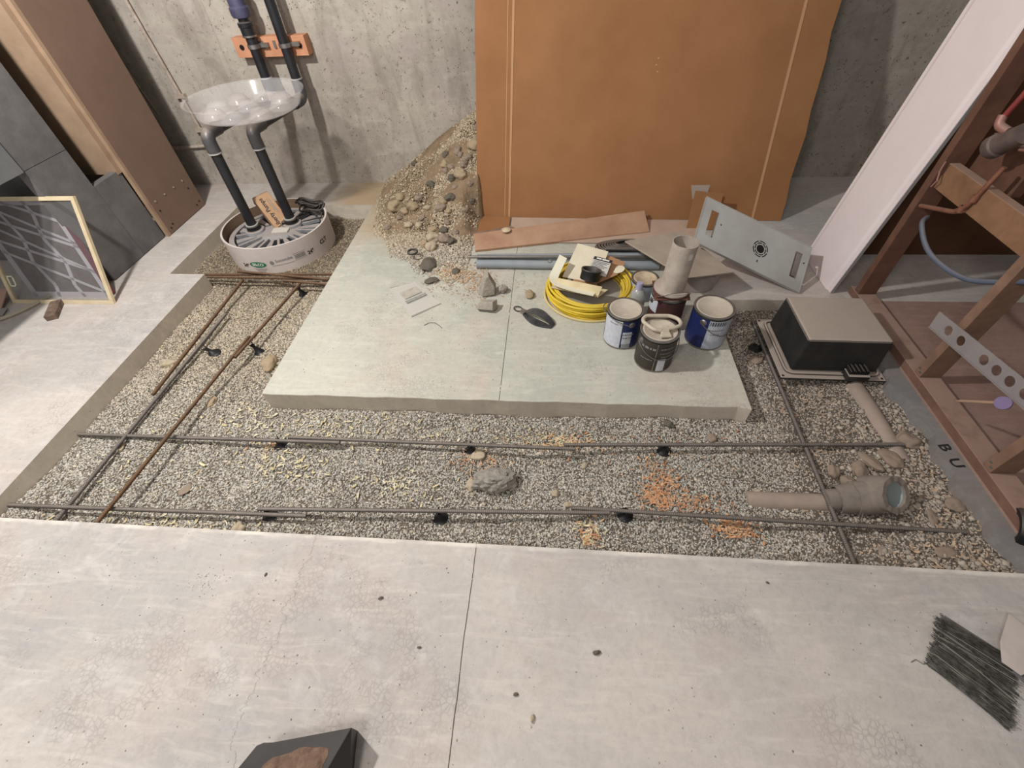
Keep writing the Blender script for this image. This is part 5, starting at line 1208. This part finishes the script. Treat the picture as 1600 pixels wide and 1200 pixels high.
# ------------------------------------------------------------------ foreground
M_mt = mat('black_metal', (58,54,52), .5, rgb2=(46,42,40), scale=5, metal=.3)
t = thing('mud_pan', 'dark metal pan with dried mud patch at the bottom edge of the view', 'metal pan', (-.62,-.05,0))
ztp = .10
T_ = [Vector(p) for p in ((-.705,.014,ztp),(-.690,.021,ztp),(-.676,.021,ztp),(-.474,.066,ztp),(-.545,-.105,ztp),(-.86,-.25,ztp))]
Bq = [Vector(p) for p in ((-.700,.010,.0),(-.690,.016,.0),(-.66,.03,.0),(-.490,.066,.0),(-.455,-.12,.0),(-.83,-.25,.0))]
mb = MB(); mb.add(T_+Bq, [(0,5,4,3,2,1),(0,1,7,6),(1,2,8,7),(2,3,9,8),(3,4,10,9),(4,5,11,10),(5,0,6,11),(6,7,8,9,10,11)]); mb.build('pan_shell', M_mt, t, smooth=0, bevel=.002)
mb = MB(); n = 26; cc = Vector((-.600,-.035,ztp+.001)); vv = [cc+Vector((0,0,.004))]
for i in range(n):
    a = 2*math.pi*i/n; rr_ = 1+.10*math.sin(a*3+1)+.06*math.sin(a*7); x_, y_ = .088*rr_*math.cos(a), .050*rr_*math.sin(a)
    vv.append(cc+Vector((x_*.88-y_*.45, x_*.45+y_*.88, 0)))
mb.add(vv, [(0,i+1,(i+1)%n+1) for i in range(n)]); o = mb.build('dried_mud', mat('dried_mud',(124,98,80),.8,rgb2=(88,66,54),scale=40,bump=1.,bscale=120), t, smooth=60); o['label'] = 'brown dried mud patch'
# bundle of wire ties
t = thing('wire_tie_bundle', 'bundle of thin steel wire ties with a paper tag on the floor at the right', 'wire ties', (1.20,.32,0))
e0a, e0b = Vector((1.182,.452,0)), Vector((1.085,.325,0)); e1a, e1b = Vector((1.318,.345,0)), Vector((1.208,.188,0))
rt_ = random.Random(12); mw = mat('black_annealed_wire',(116,112,104),.4,rgb2=(66,62,58),scale=60,metal=.5)
mw2 = mat('bright_wire',(176,170,160),.35,metal=.6)
for i in range(98):
    u = rt_.random(); v_ = min(1,max(0,u+rt_.uniform(-.12,.12))); z0 = .0015+.016*rt_.random()*math.sin(math.pi*u)**.5+.001; z1 = .0015+.016*rt_.random()
    a = e0a.lerp(e0b,u)+Vector((rt_.uniform(-.012,.012),rt_.uniform(-.008,.008),z0)); b = e1a.lerp(e1b,v_)+Vector((rt_.uniform(-.012,.012),rt_.uniform(-.008,.008),z1))
    mid = (a+b)/2+Vector((0,0,.003)); mb = MB().tube([a,mid,b], .0011, 5)
    if i%6 == 0:
        mb = MB().tube([a+Vector((.004*math.cos(k*.9)-.003,.004*math.sin(k*.9),.004)) for k in range(7)]+[a,mid,b], .00085, 5)
    mb.build('wire_tie', mw if i%5 else mw2, t, smooth=0)
mb = MB()
for i in range(170):
    u = rt_.random(); v_ = min(1,max(0,u+rt_.uniform(-.05,.05)))
    a = e0a.lerp(e0b,u)+Vector((rt_.uniform(-.012,.012),rt_.uniform(-.008,.008),.002+.010*rt_.random())); b = e1a.lerp(e1b,v_)+Vector((rt_.uniform(-.012,.012),rt_.uniform(-.008,.008),.002+.010*rt_.random()))
    mb.tube([a,b], .0011, 4)
tag(mb.build('buried_wire_ties', mw, t, smooth=0), kind='stuff')
tag(MB().tube([(1.04,.325,.002),(1.055,.332,.004),(1.07,.322,.003),(1.09,.328,.004)], .0009, 5).build('wire_scrap', mw), 'single loose wire end left of the wire tie bundle', 'wire')
mb = MB(); mb.plate([(1.262,.335,.030),(1.290,.305,.032),(1.42,.36,.040),(1.35,.46,.040),(1.285,.385,.034)], .0015, n=(0,0,1))
tag(mb.build('paper_tag', mat('pale_tag',(196,184,176),.8,rgb2=(180,168,160),scale=10), smooth=0), 'pale paper tag lying over the right end of the wire tie bundle', 'paper tag')
mb = MB(); mb.plate([(1.278,.315,.026),(1.30,.275,.024),(1.42,.27,.02),(1.42,.33,.026)], .0015, n=(0,0,1))
tag(mb.build('grey_scrap', mat('grey_scrap',(110,106,108),.8), smooth=0), 'grey plastic scrap under the paper tag at the right frame edge', 'scrap')
